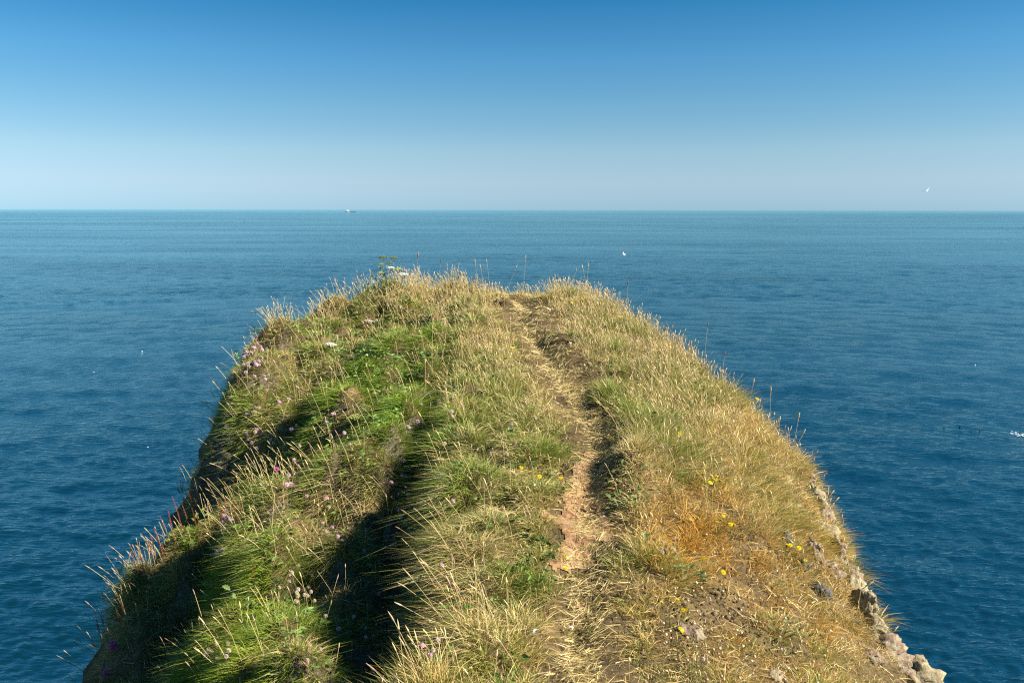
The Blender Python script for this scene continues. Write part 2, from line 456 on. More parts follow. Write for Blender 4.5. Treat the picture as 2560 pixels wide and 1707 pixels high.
    bp2 = node(nt, "ShaderNodeBump"); bp2.inputs["Distance"].default_value = 0.05
    nt.links.new(n2.outputs[0], bp2.inputs["Height"]); nt.links.new(bs.outputs[0], bp2.inputs["Strength"])
    nt.links.new(bp1.outputs[0], bp2.inputs["Normal"])
    gl = node(nt, "ShaderNodeBsdfGlossy"); gl.inputs["Color"].default_value = (.62, .93, 1.0, 1); gl.inputs["Roughness"].default_value = .07
    df = node(nt, "ShaderNodeBsdfDiffuse"); fr = node(nt, "ShaderNodeFresnel"); fr.inputs["IOR"].default_value = 3.2
    for q in (gl, df, fr): nt.links.new(bp2.outputs[0], q.inputs["Normal"])
    wm = node(nt, "ShaderNodeMixShader"); nt.links.new(fr.outputs[0], wm.inputs[0]); nt.links.new(df.outputs[0], wm.inputs[1]); nt.links.new(gl.outputs[0], wm.inputs[2])
    nt.links.new(wm.outputs[0], nt.nodes["Material Output"].inputs[0])
    cr = ramp(nt, [(0.3, (0.0003, 0.009, 0.010)), (0.7, (0.0004, 0.012, 0.014))])
    nt.links.new(hf.outputs[0], cr.inputs[0]); nt.links.new(cr.outputs[0], df.inputs["Color"]); nt.nodes.remove(b)
    return tag(link("sea", me, m), kind="structure")
build_sea()

# ------------------------------------------------------------------ headland
def build_headland():
    xs = np.concatenate([-np.geomspace(40, 4.25, 34), np.arange(-4.2, 3.8, 0.05), np.geomspace(3.85, 40, 34)])
    ys = np.concatenate([2.0 - np.geomspace(42, 0.4, 34), np.arange(1.65, 13.2, 0.05), 13.2 + np.geomspace(0.1, 24, 26)])
    X, Y = np.meshgrid(xs, ys)
    Z = terrain(X, Y)
    n = normal(X, Y)
    steep = sstep(0.75, 0.45, n[..., 2])
    rough = steep * sstep(.02, -.35, rim_dist(X, Y)[0]) * (.34 * fbm(X * 3 + Z * 2.3, Y * 3 - Z * 2.9, 41, 3) + .16 * fbm(X * 9 + Z * 7, Y * 9 - Z * 8, 43, 3))
    P = np.stack([X + n[..., 0] * rough, Y + n[..., 1] * rough, Z + SEA], -1)
    nx = len(xs)
    i = np.arange(len(ys) - 1)[:, None]; j = np.arange(nx - 1)[None, :]
    q = np.stack([i * nx + j, i * nx + j + 1, (i + 1) * nx + j + 1, (i + 1) * nx + j], -1).reshape(-1, 4)
    me = np_mesh("headland", P.reshape(-1, 3), quads=q)
    m, nt, b = mat("turf soil and cliff rock", 0.9, 0.15)
    tc = node(nt, "ShaderNodeTexCoord"); geo = node(nt, "ShaderNodeNewGeometry")
    a = noise_node(nt, 3.0, 6, 0.7, tc.outputs["Object"]); c = noise_node(nt, 45, 4, 0.7, tc.outputs["Object"]); s = noise_node(nt, 7, 6, 0.7, tc.outputs["Object"])
    soil = ramp(nt, [(0.3, (0.045, 0.030, 0.016)), (0.5, (0.10, 0.068, 0.032)), (0.68, (0.20, 0.145, 0.06))])
    nt.links.new(a.outputs[0], soil.inputs[0])
    spk = ramp(nt, [(0.35, (0.55,) * 3), (0.7, (1.35,) * 3)]); nt.links.new(c.outputs[0], spk.inputs[0])
    mul = node(nt, "ShaderNodeMix", data_type='RGBA', blend_type='MULTIPLY'); mul.inputs["Factor"].default_value = 1
    nt.links.new(soil.outputs[0], mul.inputs["A"]); nt.links.new(spk.outputs[0], mul.inputs["B"])
    rock = ramp(nt, [(0.3, (0.04, 0.03, 0.024)), (0.5, (0.11, 0.082, 0.065)), (0.62, (0.16, 0.145, 0.11)), (0.75, (0.24, 0.23, 0.18))])
    nt.links.new(s.outputs[0], rock.inputs[0])
    sep = node(nt, "ShaderNodeSeparateXYZ"); nt.links.new(geo.outputs["True Normal"], sep.inputs[0])
    st = ramp(nt, [(0.30, (1,) * 3), (0.52, (0,) * 3)]); nt.links.new(sep.outputs["Z"], st.inputs[0])
    mx = node(nt, "ShaderNodeMix", data_type='RGBA')
    nt.links.new(st.outputs[0], mx.inputs["Factor"]); nt.links.new(mul.outputs["Result"], mx.inputs["A"]); nt.links.new(rock.outputs[0], mx.inputs["B"])
    nt.links.new(mx.outputs["Result"], b.inputs["Base Color"])
    bp = node(nt, "ShaderNodeBump"); bp.inputs["Strength"].default_value = 0.9; bp.inputs["Distance"].default_value = 0.03
    nt.links.new(s.outputs[0], bp.inputs["Height"]); nt.links.new(bp.outputs[0], b.inputs["Normal"])
    return tag(link("headland", me, m), kind="structure")
build_headland()

# bare earth showing in the worn path: a thin ragged sheet lying on the ground
def build_path():
    xs = np.arange(-0.1, 1.5, 0.014); ys = np.arange(3.8, 6.8, 0.014)
    X, Y = np.meshgrid(xs, ys)
    bare = sstep(3.9, 4.5, Y) * sstep(6.4, 5.7, Y)
    d, t, s = polyline_dist(X + .08 * bare, Y, PATH)
    keep = d + 0.48 * fbm(X * 5, Y * 5, 77, 6) < -0.065 + 0.195 * bare
    Z = terrain(X, Y) + 0.006 + 0.012 * fbm(X * 16, Y * 16, 8, 3)
    nx = len(xs); used = -np.ones(X.size, int)
    k = keep[:-1, :-1] & keep[1:, :-1] & keep[:-1, 1:] & keep[1:, 1:]
    i, j = np.where(k)
    q = np.stack([i * nx + j, i * nx + j + 1, (i + 1) * nx + j + 1, (i + 1) * nx + j], -1)
    ids = np.unique(q); used[ids] = np.arange(len(ids))
    P = np.stack([X, Y, Z + SEA], -1).reshape(-1, 3)[ids]
    me = np_mesh("path", P, quads=used[q])
    m, nt, b = mat("worn earth", 0.95, 0.1)
    tc = node(nt, "ShaderNodeTexCoord")
    a = noise_node(nt, 5, 6, 0.7, tc.outputs["Object"]); c = noise_node(nt, 70, 3, 0.7, tc.outputs["Object"])
    r = ramp(nt, [(0.36, (0.13, 0.075, 0.042)), (0.48, (0.30, 0.168, 0.088)), (0.56, (0.33, 0.22, 0.115)), (0.68, (0.38, 0.29, 0.155))])
    nt.links.new(a.outputs[0], r.inputs[0])
    k2 = ramp(nt, [(0.3, (0.6,) * 3), (0.7, (1.2,) * 3)]); nt.links.new(c.outputs[0], k2.inputs[0])
    mu = node(nt, "ShaderNodeMix", data_type='RGBA', blend_type='MULTIPLY'); mu.inputs["Factor"].default_value = 1
    nt.links.new(r.outputs[0], mu.inputs["A"]); nt.links.new(k2.outputs[0], mu.inputs["B"]); nt.links.new(mu.outputs["Result"], b.inputs["Base Color"])
    bp = node(nt, "ShaderNodeBump"); bp.inputs["Strength"].default_value = 0.8; bp.inputs["Distance"].default_value = 0.01
    nt.links.new(c.outputs[0], bp.inputs["Height"]); nt.links.new(bp.outputs[0], b.inputs["Normal"])
    tag(link("path", me, m), kind="structure")
build_path()

# ------------------------------------------------------------------ grass
# what grows where, read off the photograph: x, y, length, upright, green share, vividness, orange, brown, density, seed heads
ZONES = np.array([
 (1000,705,.14,.8,.50,.35,.0,.30,1,1.0),(1150,720,.13,.9,.35,.2,.0,.3,1,1.0),(1290,725,.09,.8,.22,.1,.1,.1,.8,.6),(1420,712,.14,.9,.40,.1,.0,.3,1,1.0),
 (1550,765,.16,.9,.38,.1,.0,.3,1,1.0),(1700,880,.17,.9,.35,.1,.0,.3,1,1.0),(1820,980,.15,.8,.3,.1,.2,.2,1,.7),(1900,1060,.12,.7,.15,.0,.4,.1,1,.4),
 (1500,850,.15,.9,.5,.2,.0,.2,1,.8),(1650,1000,.17,.9,.42,.15,.1,.1,1,.9),(1310,790,.05,.3,.12,.1,.1,.0,.8,.05),(1350,850,.05,.3,.12,.1,.1,.0,.8,.05),(1395,915,.05,.3,.15,.1,.1,.1,.8,.1),(1440,980,.06,.4,.2,.1,.1,.1,.9,.1),
 (1250,860,.13,.8,.45,.3,.1,.1,1,.5),(1180,920,.15,.7,.55,.4,.0,.1,1,.6),(1050,850,.18,.5,.88,.8,.0,.0,1,.2),(950,950,.20,.45,.96,1.,.0,.0,1,.1),
 (900,820,.13,.6,.8,.6,.0,.1,1,.2),(750,840,.16,.5,.72,.55,.0,.2,1,.2),(640,870,.14,.6,.7,.5,.0,.2,1,.2),(690,790,.13,.8,.4,.3,.0,.2,1,.9),(820,760,.12,.8,.45,.3,.0,.3,1,.8),
 (620,1010,.14,.5,.7,.6,.0,.2,1,.3),(800,1060,.2,.4,.92,.9,.0,.0,1,.15),(1000,1060,.2,.5,.88,.8,.0,.0,1,.15),(900,1180,.19,.4,.82,.7,.0,.1,1,.2),
 (860,1262,.16,.2,.3,.2,.1,.5,1,.2),(1080,1150,.17,.5,.75,.4,.0,.15,1,.2),(1180,1130,.15,.55,.7,.3,.0,.15,1,.2),(1300,1010,.14,.7,.5,.25,.1,.1,1,.4),(1370,1110,.11,.5,.65,.3,.1,.1,1,.2),
 (1250,1290,.12,.5,.62,.25,.1,.2,1,.15),(1110,1290,.16,.25,.4,.2,.1,.5,1,.2),(1140,1400,.16,.3,.4,.2,.1,.5,1,.3),(1320,1420,.10,.5,.62,.3,.15,.1,1,.1),(1320,1230,.10,.5,.55,.3,.15,.1,1,.1),
 (1150,1550,.18,.6,.38,.3,.2,.3,1,.5),(1000,1690,.18,.8,.22,.2,.35,.1,1,.9),(1230,1650,.10,.6,.48,.3,.3,.1,1,.25),(1450,1660,.06,.35,.32,.2,.3,.1,.9,.15),
 (1470,1350,.03,.2,.1,.1,.2,.1,.20,.0),(1470,1250,.03,.2,.1,.1,.2,.1,.25,.0),(1510,1180,.05,.2,.15,.1,.2,.1,.6,.0),(1480,1080,.06,.3,.2,.1,.2,.2,.8,.1),(1440,1530,.05,.3,.25,.1,.2,.1,.7,.05),
 (1560,1250,.17,.7,.6,.25,.1,.15,1,.2),(1600,1100,.18,.8,.48,.2,.15,.1,1,.5),(1530,1000,.15,.8,.6,.3,.05,.1,1,.4),(1700,1160,.15,.7,.38,.15,.2,.15,1,.5),(1850,1150,.14,.6,.2,.05,.3,.1,1,.5),
 (1740,1330,.11,.7,.06,.05,1.1,.0,1,.08),(1690,1375,.10,.7,.08,.05,1.1,.0,1,.06),(1790,1380,.10,.7,.08,.05,1.1,.1,1,.06),(1840,1440,.08,.6,.1,.05,.9,.3,.7,.06),(1650,1320,.10,.6,.15,.05,.8,.1,1,.1),(1930,1400,.09,.6,.2,.1,.85,.2,1,.1),(1900,1500,.08,.5,.15,.1,.9,.3,.9,.1),(2060,1580,.08,.5,.15,.1,.8,.2,1,.15),(1830,1610,.08,.5,.2,.1,.8,.4,.8,.1),(1720,1270,.12,.6,.2,.1,.7,.1,1,.2),(1860,1390,.10,.6,.15,.1,.8,.2,1,.1),(1790,1430,.09,.6,.12,.1,1.,.2,.8,.1),(1870,1330,.15,.6,.3,.1,.5,.4,1,.3),(1980,1250,.10,.5,.28,.1,.4,.2,1,.3),(1620,1500,.10,.5,.33,.15,.5,.2,.9,.2),
 (1560,1400,.13,.7,.42,.2,.3,.2,1,.3),(1790,1520,.04,.4,.15,.1,.3,.6,.5,.05),(1750,1490,.05,.4,.15,.1,.3,.6,.5,.05),(1830,1545,.06,.4,.2,.1,.4,.6,.5,.05),(1850,1480,.09,.4,.2,.1,.6,.3,.7,.2),(1950,1450,.10,.5,.36,.2,.35,.2,.9,.2),(2100,1520,.10,.5,.25,.1,.4,.2,1,.3),
 (2000,1600,.08,.4,.32,.2,.45,.3,.8,.2),(2150,1620,.08,.4,.2,.1,.45,.3,.8,.2),(2240,1670,.05,.4,.2,.1,.4,.3,.4,.2),(1700,1680,.07,.4,.35,.2,.4,.3,.8,.15),(1850,1660,.09,.4,.25,.1,.5,.4,.8,.15),
 (600,1480,.16,.5,1.1,1.,.75,.0,1,.05),(680,1470,.16,.5,1.1,1.,.6,.0,1,.05),(560,1690,.16,.5,1.1,1.,.8,.0,1,.2),(640,1690,.16,.5,1.1,1.,.8,.0,1,.1),(455,1300,.14,.6,1.,.9,.5,.1,1,.2),(350,1400,.16,.5,.5,.3,.0,.5,1,.7),(290,1560,.17,.5,.4,.25,.0,.5,1,.7),
 (700,1360,.17,.4,.75,.5,.0,.2,1,.3),(470,1540,.16,.3,.35,.2,.1,.5,.9,.4),(400,1660,.16,.3,.35,.2,.1,.5,.9,.4),(530,1150,.11,.4,.35,.2,.0,.6,1,.2),(520,1080,.12,.4,.35,.2,.0,.6,1,.3),(860,1500,.13,.3,.5,.3,.0,.4,.7,.1),
 (900,1620,.11,.3,.4,.3,.0,.5,.5,.1),(660,1240,.19,.5,.65,.5,.0,.3,1,.5),(760,1520,.15,.4,.8,.6,.0,.1,1,.2),(750,1640,.15,.4,.7,.5,.0,.2,1,.2),(800,1400,.15,.4,.65,.4,.0,.3,1,.3),(560,1260,.17,.6,.5,.4,.0,.4,1,.7)])
def zone(px, py):
    out = np.zeros((len(px), 8)); ws = np.zeros(len(px))
    for z in ZONES:
        d2 = (px - z[0]) ** 2 + ((py - z[1]) * 1.25) ** 2 + 300
        w = d2 ** -2.0
        out += w[:, None] * z[2:]; ws += w
    return out / ws[:, None]
def mixc(a, b, t):
    return a + (b - a) * np.asarray(t)[:, None]
G_VIV, G_OLIVE, G_DARK = np.array((0.195, 0.325, 0.014)), np.array((0.21, 0.225, 0.042)), np.array((0.05, 0.10, 0.018))
S_PALE, S_GOLD, S_BROWN = np.array((0.70, 0.565, 0.27)), np.array((0.64, 0.365, 0.07)), np.array((0.24, 0.16, 0.07))

def sample_roots(M, bias=1.25, extra=0.35, floor=0.0):
    x = rng.uniform(-4.4, 3.4, M); y = rng.uniform(2.4, 13.2, M)
    d, _, _ = rim_dist(x, y)
    k = d > np.where(x > 1.2, -extra * .5, np.where(x < -1.2, -extra * 2.6, -extra)); x, y, d = x[k], y[k], d[k]
    z = hz(x, y); n = normal(x, y)
    dist = np.sqrt(x * x + y * y + z * z)
    px, py = project(np.stack([x, y, z], -1))
    zn = zone(px, py)
    vis = (px > -150) & (px < 2700) & (py < 2050)
    zn[:, 6] = np.where((d < -.1) & (x < -1.2), np.maximum(zn[:, 6], .9), zn[:, 6])
    p = np.maximum(zn[:, 6], floor) * np.minimum(1, (3.6 / dist) ** bias) * np.minimum(1 / np.maximum(n[:, 2], .3), 2.2) / 1.6 * (1 + .25 * sstep(0, -1.2, x)) * vis * np.where(d < 0, .7, 1)
    k = rng.uniform(size=len(x)) < p
    return x[k], y[k], z[k], n[k], dist[k], zn[k], px[k], py[k]

def unit(v):
    return v / np.maximum(np.linalg.norm(v, axis=-1, keepdims=True), 1e-9)

def blade_mesh(name, root, d0, bend, L, w, c0, c1, segs=(0, .52)):
    N = len(root)
    face = unit(rng.normal(size=(N, 3)) * np.array((1, 1, .25)))
    side = unit(np.cross(d0, face))
    V, C = [], []
    for s, q in zip(segs, (1, .8)):
        p = root + L[:, None] * (s * d0 + s * s * bend)
        hw = (w * q * .5)[:, None] * side
        c = c0 + (c1 - c0) * s
        V += [p - hw, p + hw]; C += [c, c]
    V.append(root + L[:, None] * (d0 + bend)); C.append(c1)
    m = len(V)
    V = np.stack(V, 1).reshape(-1, 3); C = np.stack(C, 1).reshape(-1, 3)
    V[:, 2] += SEA
    b = (np.arange(N) * m)[:, None]
    quads = np.concatenate([b + np.array([2 * i, 2 * i + 1, 2 * i + 3, 2 * i + 2]) for i in range(len(segs) - 1)])
    tris = b + np.array([m - 3, m - 2, m - 1])
    return np_mesh(name, V, quads, tris, C)

def build_grass():
    x, y, z, n, dist, zn, px, py = sample_roots(55000)
    NT = len(x)
    # one tuft: shared colour, length and lean
    clump = fbm(x * 3.2, y * 3.2, 51, 3) * 2; fine = fbm(x * 11, y * 11, 61, 2) * 2
    tu, tr = tussock(x, y); t2 = voro(x / .17, y / .17, 33)[1]
    tl = zn[:, 0] * (1 + .5 * clump + .35 * fine) * rng.uniform(.7, 1.3, NT) * (.72 + .55 * tr) * (.75 + .5 * t2) * (1 - .38 * sstep(0, -1.2, x))
    rd = rim_dist(x, y)[0]; tl = tl * np.where((rd < 0.0) & (x < -1.2), .75, 1)
    tl = tl * (.28 + .72 * sstep(.10, .30, polyline_dist(x, y, PATH)[0] + .10 * fine))
    down = np.stack([n[:, 0], n[:, 1], np.zeros(NT)], -1)
    la = 9.0 * fbm(x * .9, y * .9, 71, 2) + rng.normal(0, 1.3, NT) + 2.6
    lean = np.stack([np.cos(la), np.sin(la), 0 * la], -1) * (.16 + .10 * zn[:, 3:4]) + down * .5 + np.array((-.09, -.05, 0)) * (1 - zn[:, 1:2])
    per = np.clip(rng.normal(48, 10, NT), 20, 74).astype(int)
    t = np.repeat(np.arange(NT), per); N = len(t)
    a = rng.uniform(0, 6.283, N); rr = np.sqrt(rng.uniform(0, 1, N)) * (.030 + .0035 * dist[t])
    ox, oy = np.cos(a) * rr, np.sin(a) * rr
    bx, by = x[t] + ox, y[t] + oy
    root = np.stack([bx, by, hz(bx, by) - .012], -1)
    up = zn[t, 1]
    rad = np.stack([np.cos(a), np.sin(a), 0 * a], -1)
    jit = rng.normal(size=(N, 3)) * np.array((1, 1, .3))
    d0 = unit(n[t] * .45 + np.array((0, 0, .75)) + rad * (.30 + .55 * (1 - up))[:, None] + lean[t] * .6 + jit * ((.15 + .27 * (1 - up)) * (1.15 - .25 * zn[t, 3]))[:, None])
    bend = (rad * .30 * rng.uniform(-.6, 1.6, N)[:, None] + lean[t] * 1.0 + np.array((0, 0, -.50))) * ((1 - up) * 1.3 + .12)[:, None] + jit * .16
    L = tl[t] * rng.uniform(.55, 1.2, N)
    w = rng.uniform(.0016, .0036, N) * (.70 + .070 * dist[t])
    w = w * np.where(rng.uniform(size=N) < .12, 1.9, 1.0) * (1 - .15 * sstep(0, -1.2, bx))
    green = rng.uniform(size=N) < np.clip(zn[t, 2] + (.30 * clump[t] + .15 * fine[t] + .42 * (tr[t] - .5) + .35 * (t2[t] - .5)) * (.2 + 3.2 * np.clip(zn[t, 2], 0, 1) * (1 - np.clip(zn[t, 2], 0, 1))), .02, .99)
    viv = np.clip(zn[t, 3] * (.75 + .5 * tr[t]) + .35 * clump[t] + .25 * (t2[t] - .5) + rng.normal(0, .12, N), 0, 1)
    gc = mixc(G_OLIVE, G_VIV, viv)
    gc = mixc(gc, G_DARK, np.clip(rng.normal(.10, .22, N) + .55 * (t2[t] < .22), 0, .85))
    org = np.clip(zn[t, 4] + .5 * fine[t] + rng.normal(0, .15, N), 0, 1); brn = np.clip(zn[t, 5] + rng.normal(0, .25, N), 0, 1)
    gc = mixc(gc, np.array((.36, .37, .03)), .55 * np.clip(zn[t, 4], 0, 1))
    sc = mixc(mixc(S_PALE, S_GOLD, org), S_BROWN, brn)
    c = np.where(green[:, None], gc, sc) * rng.uniform(.72, 1.28, N)[:, None]
    tip = np.where(green[:, None], mixc(c, S_PALE * .75, np.clip(rng.normal(.14, .14, N), 0, .6) * (1.2 - viv)), c * 1.1)
    base = np.where(green[:, None], mixc(c, S_BROWN, .25 * np.ones(N)), mixc(c, S_BROWN, .2 * np.ones(N)))
    me = blade_mesh("grass", root, d0, bend, L, w, base, tip)
    tag(link("grass", me, M_GRASS), "long green and straw coloured grass covering the headland", "grass", kind="stuff")
    print("grass blades", N)
    # short dead litter lying between the tufts
    x, y, z, n, dist, zn, px, py = sample_roots(120000, 1.1, .2, .55)
    keep = rng.uniform(size=len(x)) < np.clip(1.15 - zn[:, 2] * 1.1, .08, 1)
    x, y, z, n, dist, zn = x[keep], y[keep], z[keep], n[keep], dist[keep], zn[keep]
    N = len(x); a = rng.uniform(0, 6.283, N)
    tang = unit(np.stack([np.cos(a), np.sin(a), 0 * a], -1) - n * (n[:, :1] * np.cos(a)[:, None] + n[:, 1:2] * np.sin(a)[:, None]))
    root = np.stack([x, y, z + rng.uniform(.002, .02, N)], -1)
    L = rng.uniform(.04, .13, N)
    c = mixc(mixc(S_PALE, S_GOLD, np.clip(zn[:, 4] + rng.normal(0, .2, N), 0, 1)), S_BROWN, np.clip(zn[:, 5] * .7 + rng.normal(0, .2, N), 0, 1)) * rng.uniform(.8, 1.2, N)[:, None]
    me = blade_mesh("dead_grass", root, unit(tang + n * rng.uniform(.02, .45, N)[:, None]), tang * .2 + rng.normal(size=(N, 3)) * .12 - n * .12, L, rng.uniform(.002, .0042, N), c, c)
    tag(link("dead_grass", me, M_GRASS), "flattened dry straw lying between the tufts", "grass", kind="stuff")
    print("litter", N)
    # trodden straw along the path
    x = rng.uniform(-.2, 1.6, 160000); y = rng.uniform(2.6, 12.2, 160000)
    d, t, sd = polyline_dist(x, y, PATH)
    k = (d + .2 * fbm(x * 4, y * 4, 19, 3) < .10) & (rng.uniform(size=len(x)) < np.where((y > 4.1) & (y < 6.0), .45, .7) * np.minimum(1, 4.5 / y))
    x, y = x[k], y[k]; N = len(x); n = normal(x, y); a = rng.uniform(0, 6.283, N)
    tang = unit(np.stack([np.cos(a), np.sin(a), 0 * a], -1) - n * (n[:, :1] * np.cos(a)[:, None] + n[:, 1:2] * np.sin(a)[:, None]))
    c = mixc(np.broadcast_to(S_PALE, (N, 3)), S_BROWN, np.clip(rng.normal(.12, .2, N), 0, .8)) * rng.uniform(.75, 1.15, N)[:, None]
    g = rng.uniform(size=N) < .12; c[g] = G_OLIVE * .9
    me = blade_mesh("trodden_grass", np.stack([x, y, hz(x, y) + rng.uniform(.006, .02, N)], -1), unit(tang + n * rng.uniform(.0, .35, N)[:, None]), tang * .2 + rng.normal(size=(N, 3)) * .12 - n * .1, rng.uniform(.03, .09, N), rng.uniform(.002, .004, N) * (.7 + .07 * y), c, c)
    tag(link("trodden_grass", me, M_GRASS), "pale trodden straw lying along the worn path", "grass", kind="stuff")
    print("path straw", N)
build_grass()

def build_weeds():
    x, y, z, n, dist, zn, px, py = sample_roots(9000, .6, .1)
    f, r = voro(x / .8, y / .8, 66)
    k = (rng.uniform(size=len(x)) < .12 + .75 * (r > .70)) & (zn[:, 2] > .3) & (polyline_dist(x, y, PATH)[0] > .2)
    x, y, z, n, dist, zn, r = x[k], y[k], z[k], n[k], dist[k], zn[k], r[k]
    per = rng.integers(5, 12, len(x)); t = np.repeat(np.arange(len(x)), per); N = len(t)
    a = rng.uniform(0, 6.283, N); rad = np.stack([np.cos(a), np.sin(a), 0 * a], -1)
    h = zn[t, 0] * rng.uniform(.45, .95, N)
    root = np.stack([x[t], y[t], z[t]], -1) + rad * (rng.uniform(.005, .05, N))[:, None] + np.array((0, 0, 1.)) * h[:, None]
    shade = np.where(r[t] > .85, .55, 1.0)[:, None] * rng.uniform(.75, 1.25, N)[:, None]
    c = np.array((.10, .17, .035)) * shade * np.where(zn[t, 3] > .5, 1.35, 1.)[:, None]
    me = blade_mesh("weed_leaves", root, unit(rad + n[t] * rng.uniform(-.1, .6, N)[:, None]), -np.array((0, 0, .35)) * rng.uniform(.3, 1, N)[:, None], rng.uniform(.022, .05, N), rng.uniform(.011, .022, N), c, c * 1.15)
    tag(link("weed_leaves", me, M_LEAF), "small broad green weed leaves mixed through the grass", "weeds", kind="stuff")
build_weeds()

def build_seed_stalks():
    x, y, z, n, dist, zn, px, py = sample_roots(75000, .5, .30)
    pdist = polyline_dist(x, y, PATH)[0]
    k = rng.uniform(size=len(x)) < zn[:, 7] ** 1.3 * (.25 + .75 * sstep(.12, .4, pdist)) * np.clip(.75 + 1.6 * fbm(x * 2, y * 2, 88, 3), .15, 1) * (1 - .45 * sstep(0, -1.2, x) * (y < 9))
    x, y, z, n, dist, zn, px = x[k], y[k], z[k], n[k], dist[k], zn[k], px[k]
    N = len(x)
    L = np.minimum(zn[:, 0] * rng.uniform(1.0, 1.9, N) ** 1.15 + .04, .38)
    jit = rng.normal(size=(N, 3)) * np.array((1, 1, .2))
    d0 = unit(n * .3 + np.array((0, 0, .9)) + jit * .17 + np.array((-.06, 0, 0)))
    bend = jit * .09 + np.array((-.10, -.02, -.03))
    root = np.stack([x, y, z - .01], -1)
    sc = mixc(S_PALE, S_BROWN, np.clip(zn[:, 5] * .5 + rng.normal(0, .2, N), 0, .7)) * rng.uniform(.85, 1.2, N)[:, None]
    V, F, C = [], [], []
    # stalk: three sided tube of three rings; head: four sided spindle of four rings
    def ring(s, r, k, off):
        p = root + L[:, None] * (s * d0 + s * s * bend)
        ax = unit(d0 + 2 * s * bend); u = unit(np.cross(ax, np.array((.3, .8, .1)))); v = np.cross(ax, u)
        out = []
        for i in range(k):
            w = 6.283 * i / k + off
            out.append(p + (r[:, None] if np.ndim(r) else r) * (math.cos(w) * u + math.sin(w) * v))
        return out
    rs = .0010 + .00011 * dist
    hl = rng.uniform(.12, .24, N) * np.minimum(1, .16 / L + .3)
    layers = [(0 * L, rs, 3), (.5 + 0 * L, rs * .9, 3), (1 - hl, rs * .8, 3)]
    parts = []; colr = []
    for s, r, kk in layers:
        s = s[:, None] * np.ones((1, 1))
        p = root + L[:, None] * (s * d0 + s * s * bend); ax = unit(d0 + 2 * s * bend); u = unit(np.cross(ax, np.array((.3, .8, .1)))); v = np.cross(ax, u)
        for i in range(3):
            w = 2.094 * i; parts.append(p + r[:, None] * (math.cos(w) * u + math.sin(w) * v)); colr.append(sc * .95)
    pink = np.array((.46, .30, .25)); brn = np.array((.17, .095, .05))
    hc = mixc(mixc(S_PALE * 1.1, np.broadcast_to(pink, (N, 3)), np.clip(rng.normal(.40, .3, N), 0, 1)), np.broadcast_to(brn, (N, 3)), np.clip(zn[:, 5] * 1.0 + rng.normal(-.15, .3, N), 0, .9))
    hr = rng.uniform(.0024, .0050, N) * (.85 + .03 * dist)
    for u0, q in ((0, .3), (.3, 1.), (.65, .8), (1., .12)):
        s = (1 - hl + hl * u0)[:, None]
        p = root + L[:, None] * (s * d0 + s * s * bend); ax = unit(d0 + 2 * s * bend); u = unit(np.cross(ax, np.array((.3, .8, .1)))); v = np.cross(ax, u)
        for i in range(4):
            w = 1.571 * i; parts.append(p + (hr * q * rng.uniform(.75, 1.3, N))[:, None] * (math.cos(w) * u + math.sin(w) * v)); colr.append(hc * rng.uniform(.8, 1.2, N)[:, None])
    m = len(parts)
    V = np.stack(parts, 1).reshape(-1, 3); V[:, 2] += SEA; C = np.stack(colr, 1).reshape(-1, 3)
    fq = []
    for l in range(2):
        for i in range(3): fq.append((l * 3 + i, l * 3 + (i + 1) % 3, l * 3 + 3 + (i + 1) % 3, l * 3 + 3 + i))
    for l in range(3):
        for i in range(4): fq.append((9 + l * 4 + i, 9 + l * 4 + (i + 1) % 4, 9 + l * 4 + 4 + (i + 1) % 4, 9 + l * 4 + 4 + i))
    fq = np.array(fq); q = ((np.arange(N) * m)[:, None, None] + fq[None]).reshape(-1, 4)
    me = np_mesh("seed_grass", V, quads=q, cols=C)
    tag(link("seed_grass", me, M_SEED), "dry flowering grass stalks with tan and purplish seed heads", "grass", kind="stuff")
    print("seed stalks", N)
build_seed_stalks()

# ------------------------------------------------------------------ rocks
from mathutils import noise as mnoise
import bmesh
def rock_mat(name, stops, lichen):
    m, nt, b = mat(name, 0.9, 0.2)
    tc = node(nt, "ShaderNodeTexCoord")
    a = noise_node(nt, 9, 6, 0.7, tc.outputs["Object"]); c = noise_node(nt, 26, 5, 0.75, tc.outputs["Object"]); e = noise_node(nt, 90, 3, 0.7, tc.outputs["Object"])
    r = ramp(nt, stops); nt.links.new(a.outputs[0], r.inputs[0])
    k = ramp(nt, [(0.50, (0,) * 3), (0.58, (1,) * 3)]); nt.links.new(c.outputs[0], k.inputs[0])
    mx = node(nt, "ShaderNodeMix", data_type='RGBA'); mx.inputs["B"].default_value = (*lichen, 1)
    nt.links.new(k.outputs[0], mx.inputs["Factor"]); nt.links.new(r.outputs[0], mx.inputs["A"])
    sp = ramp(nt, [(0.3, (0.6,) * 3), (0.7, (1.25,) * 3)]); nt.links.new(e.outputs[0], sp.inputs[0])
    mu = node(nt, "ShaderNodeMix", data_type='RGBA', blend_type='MULTIPLY'); mu.inputs["Factor"].default_value = 1
    nt.links.new(mx.outputs["Result"], mu.inputs["A"]); nt.links.new(sp.outputs[0], mu.inputs["B"]); nt.links.new(mu.outputs["Result"], b.inputs["Base Color"])
    bp = node(nt, "ShaderNodeBump"); bp.inputs["Strength"].default_value = 0.9; bp.inputs["Distance"].default_value = 0.015
    nt.links.new(c.outputs[0], bp.inputs["Height"]); nt.links.new(bp.outputs[0], b.inputs["Normal"])
    return m
PINKROCK = rock_mat("pink granite with lichen", [(0.3, (0.20, 0.12, 0.085)), (0.5, (0.22, 0.15, 0.105)), (0.7, (0.28, 0.20, 0.14))], (0.27, 0.25, 0.16))
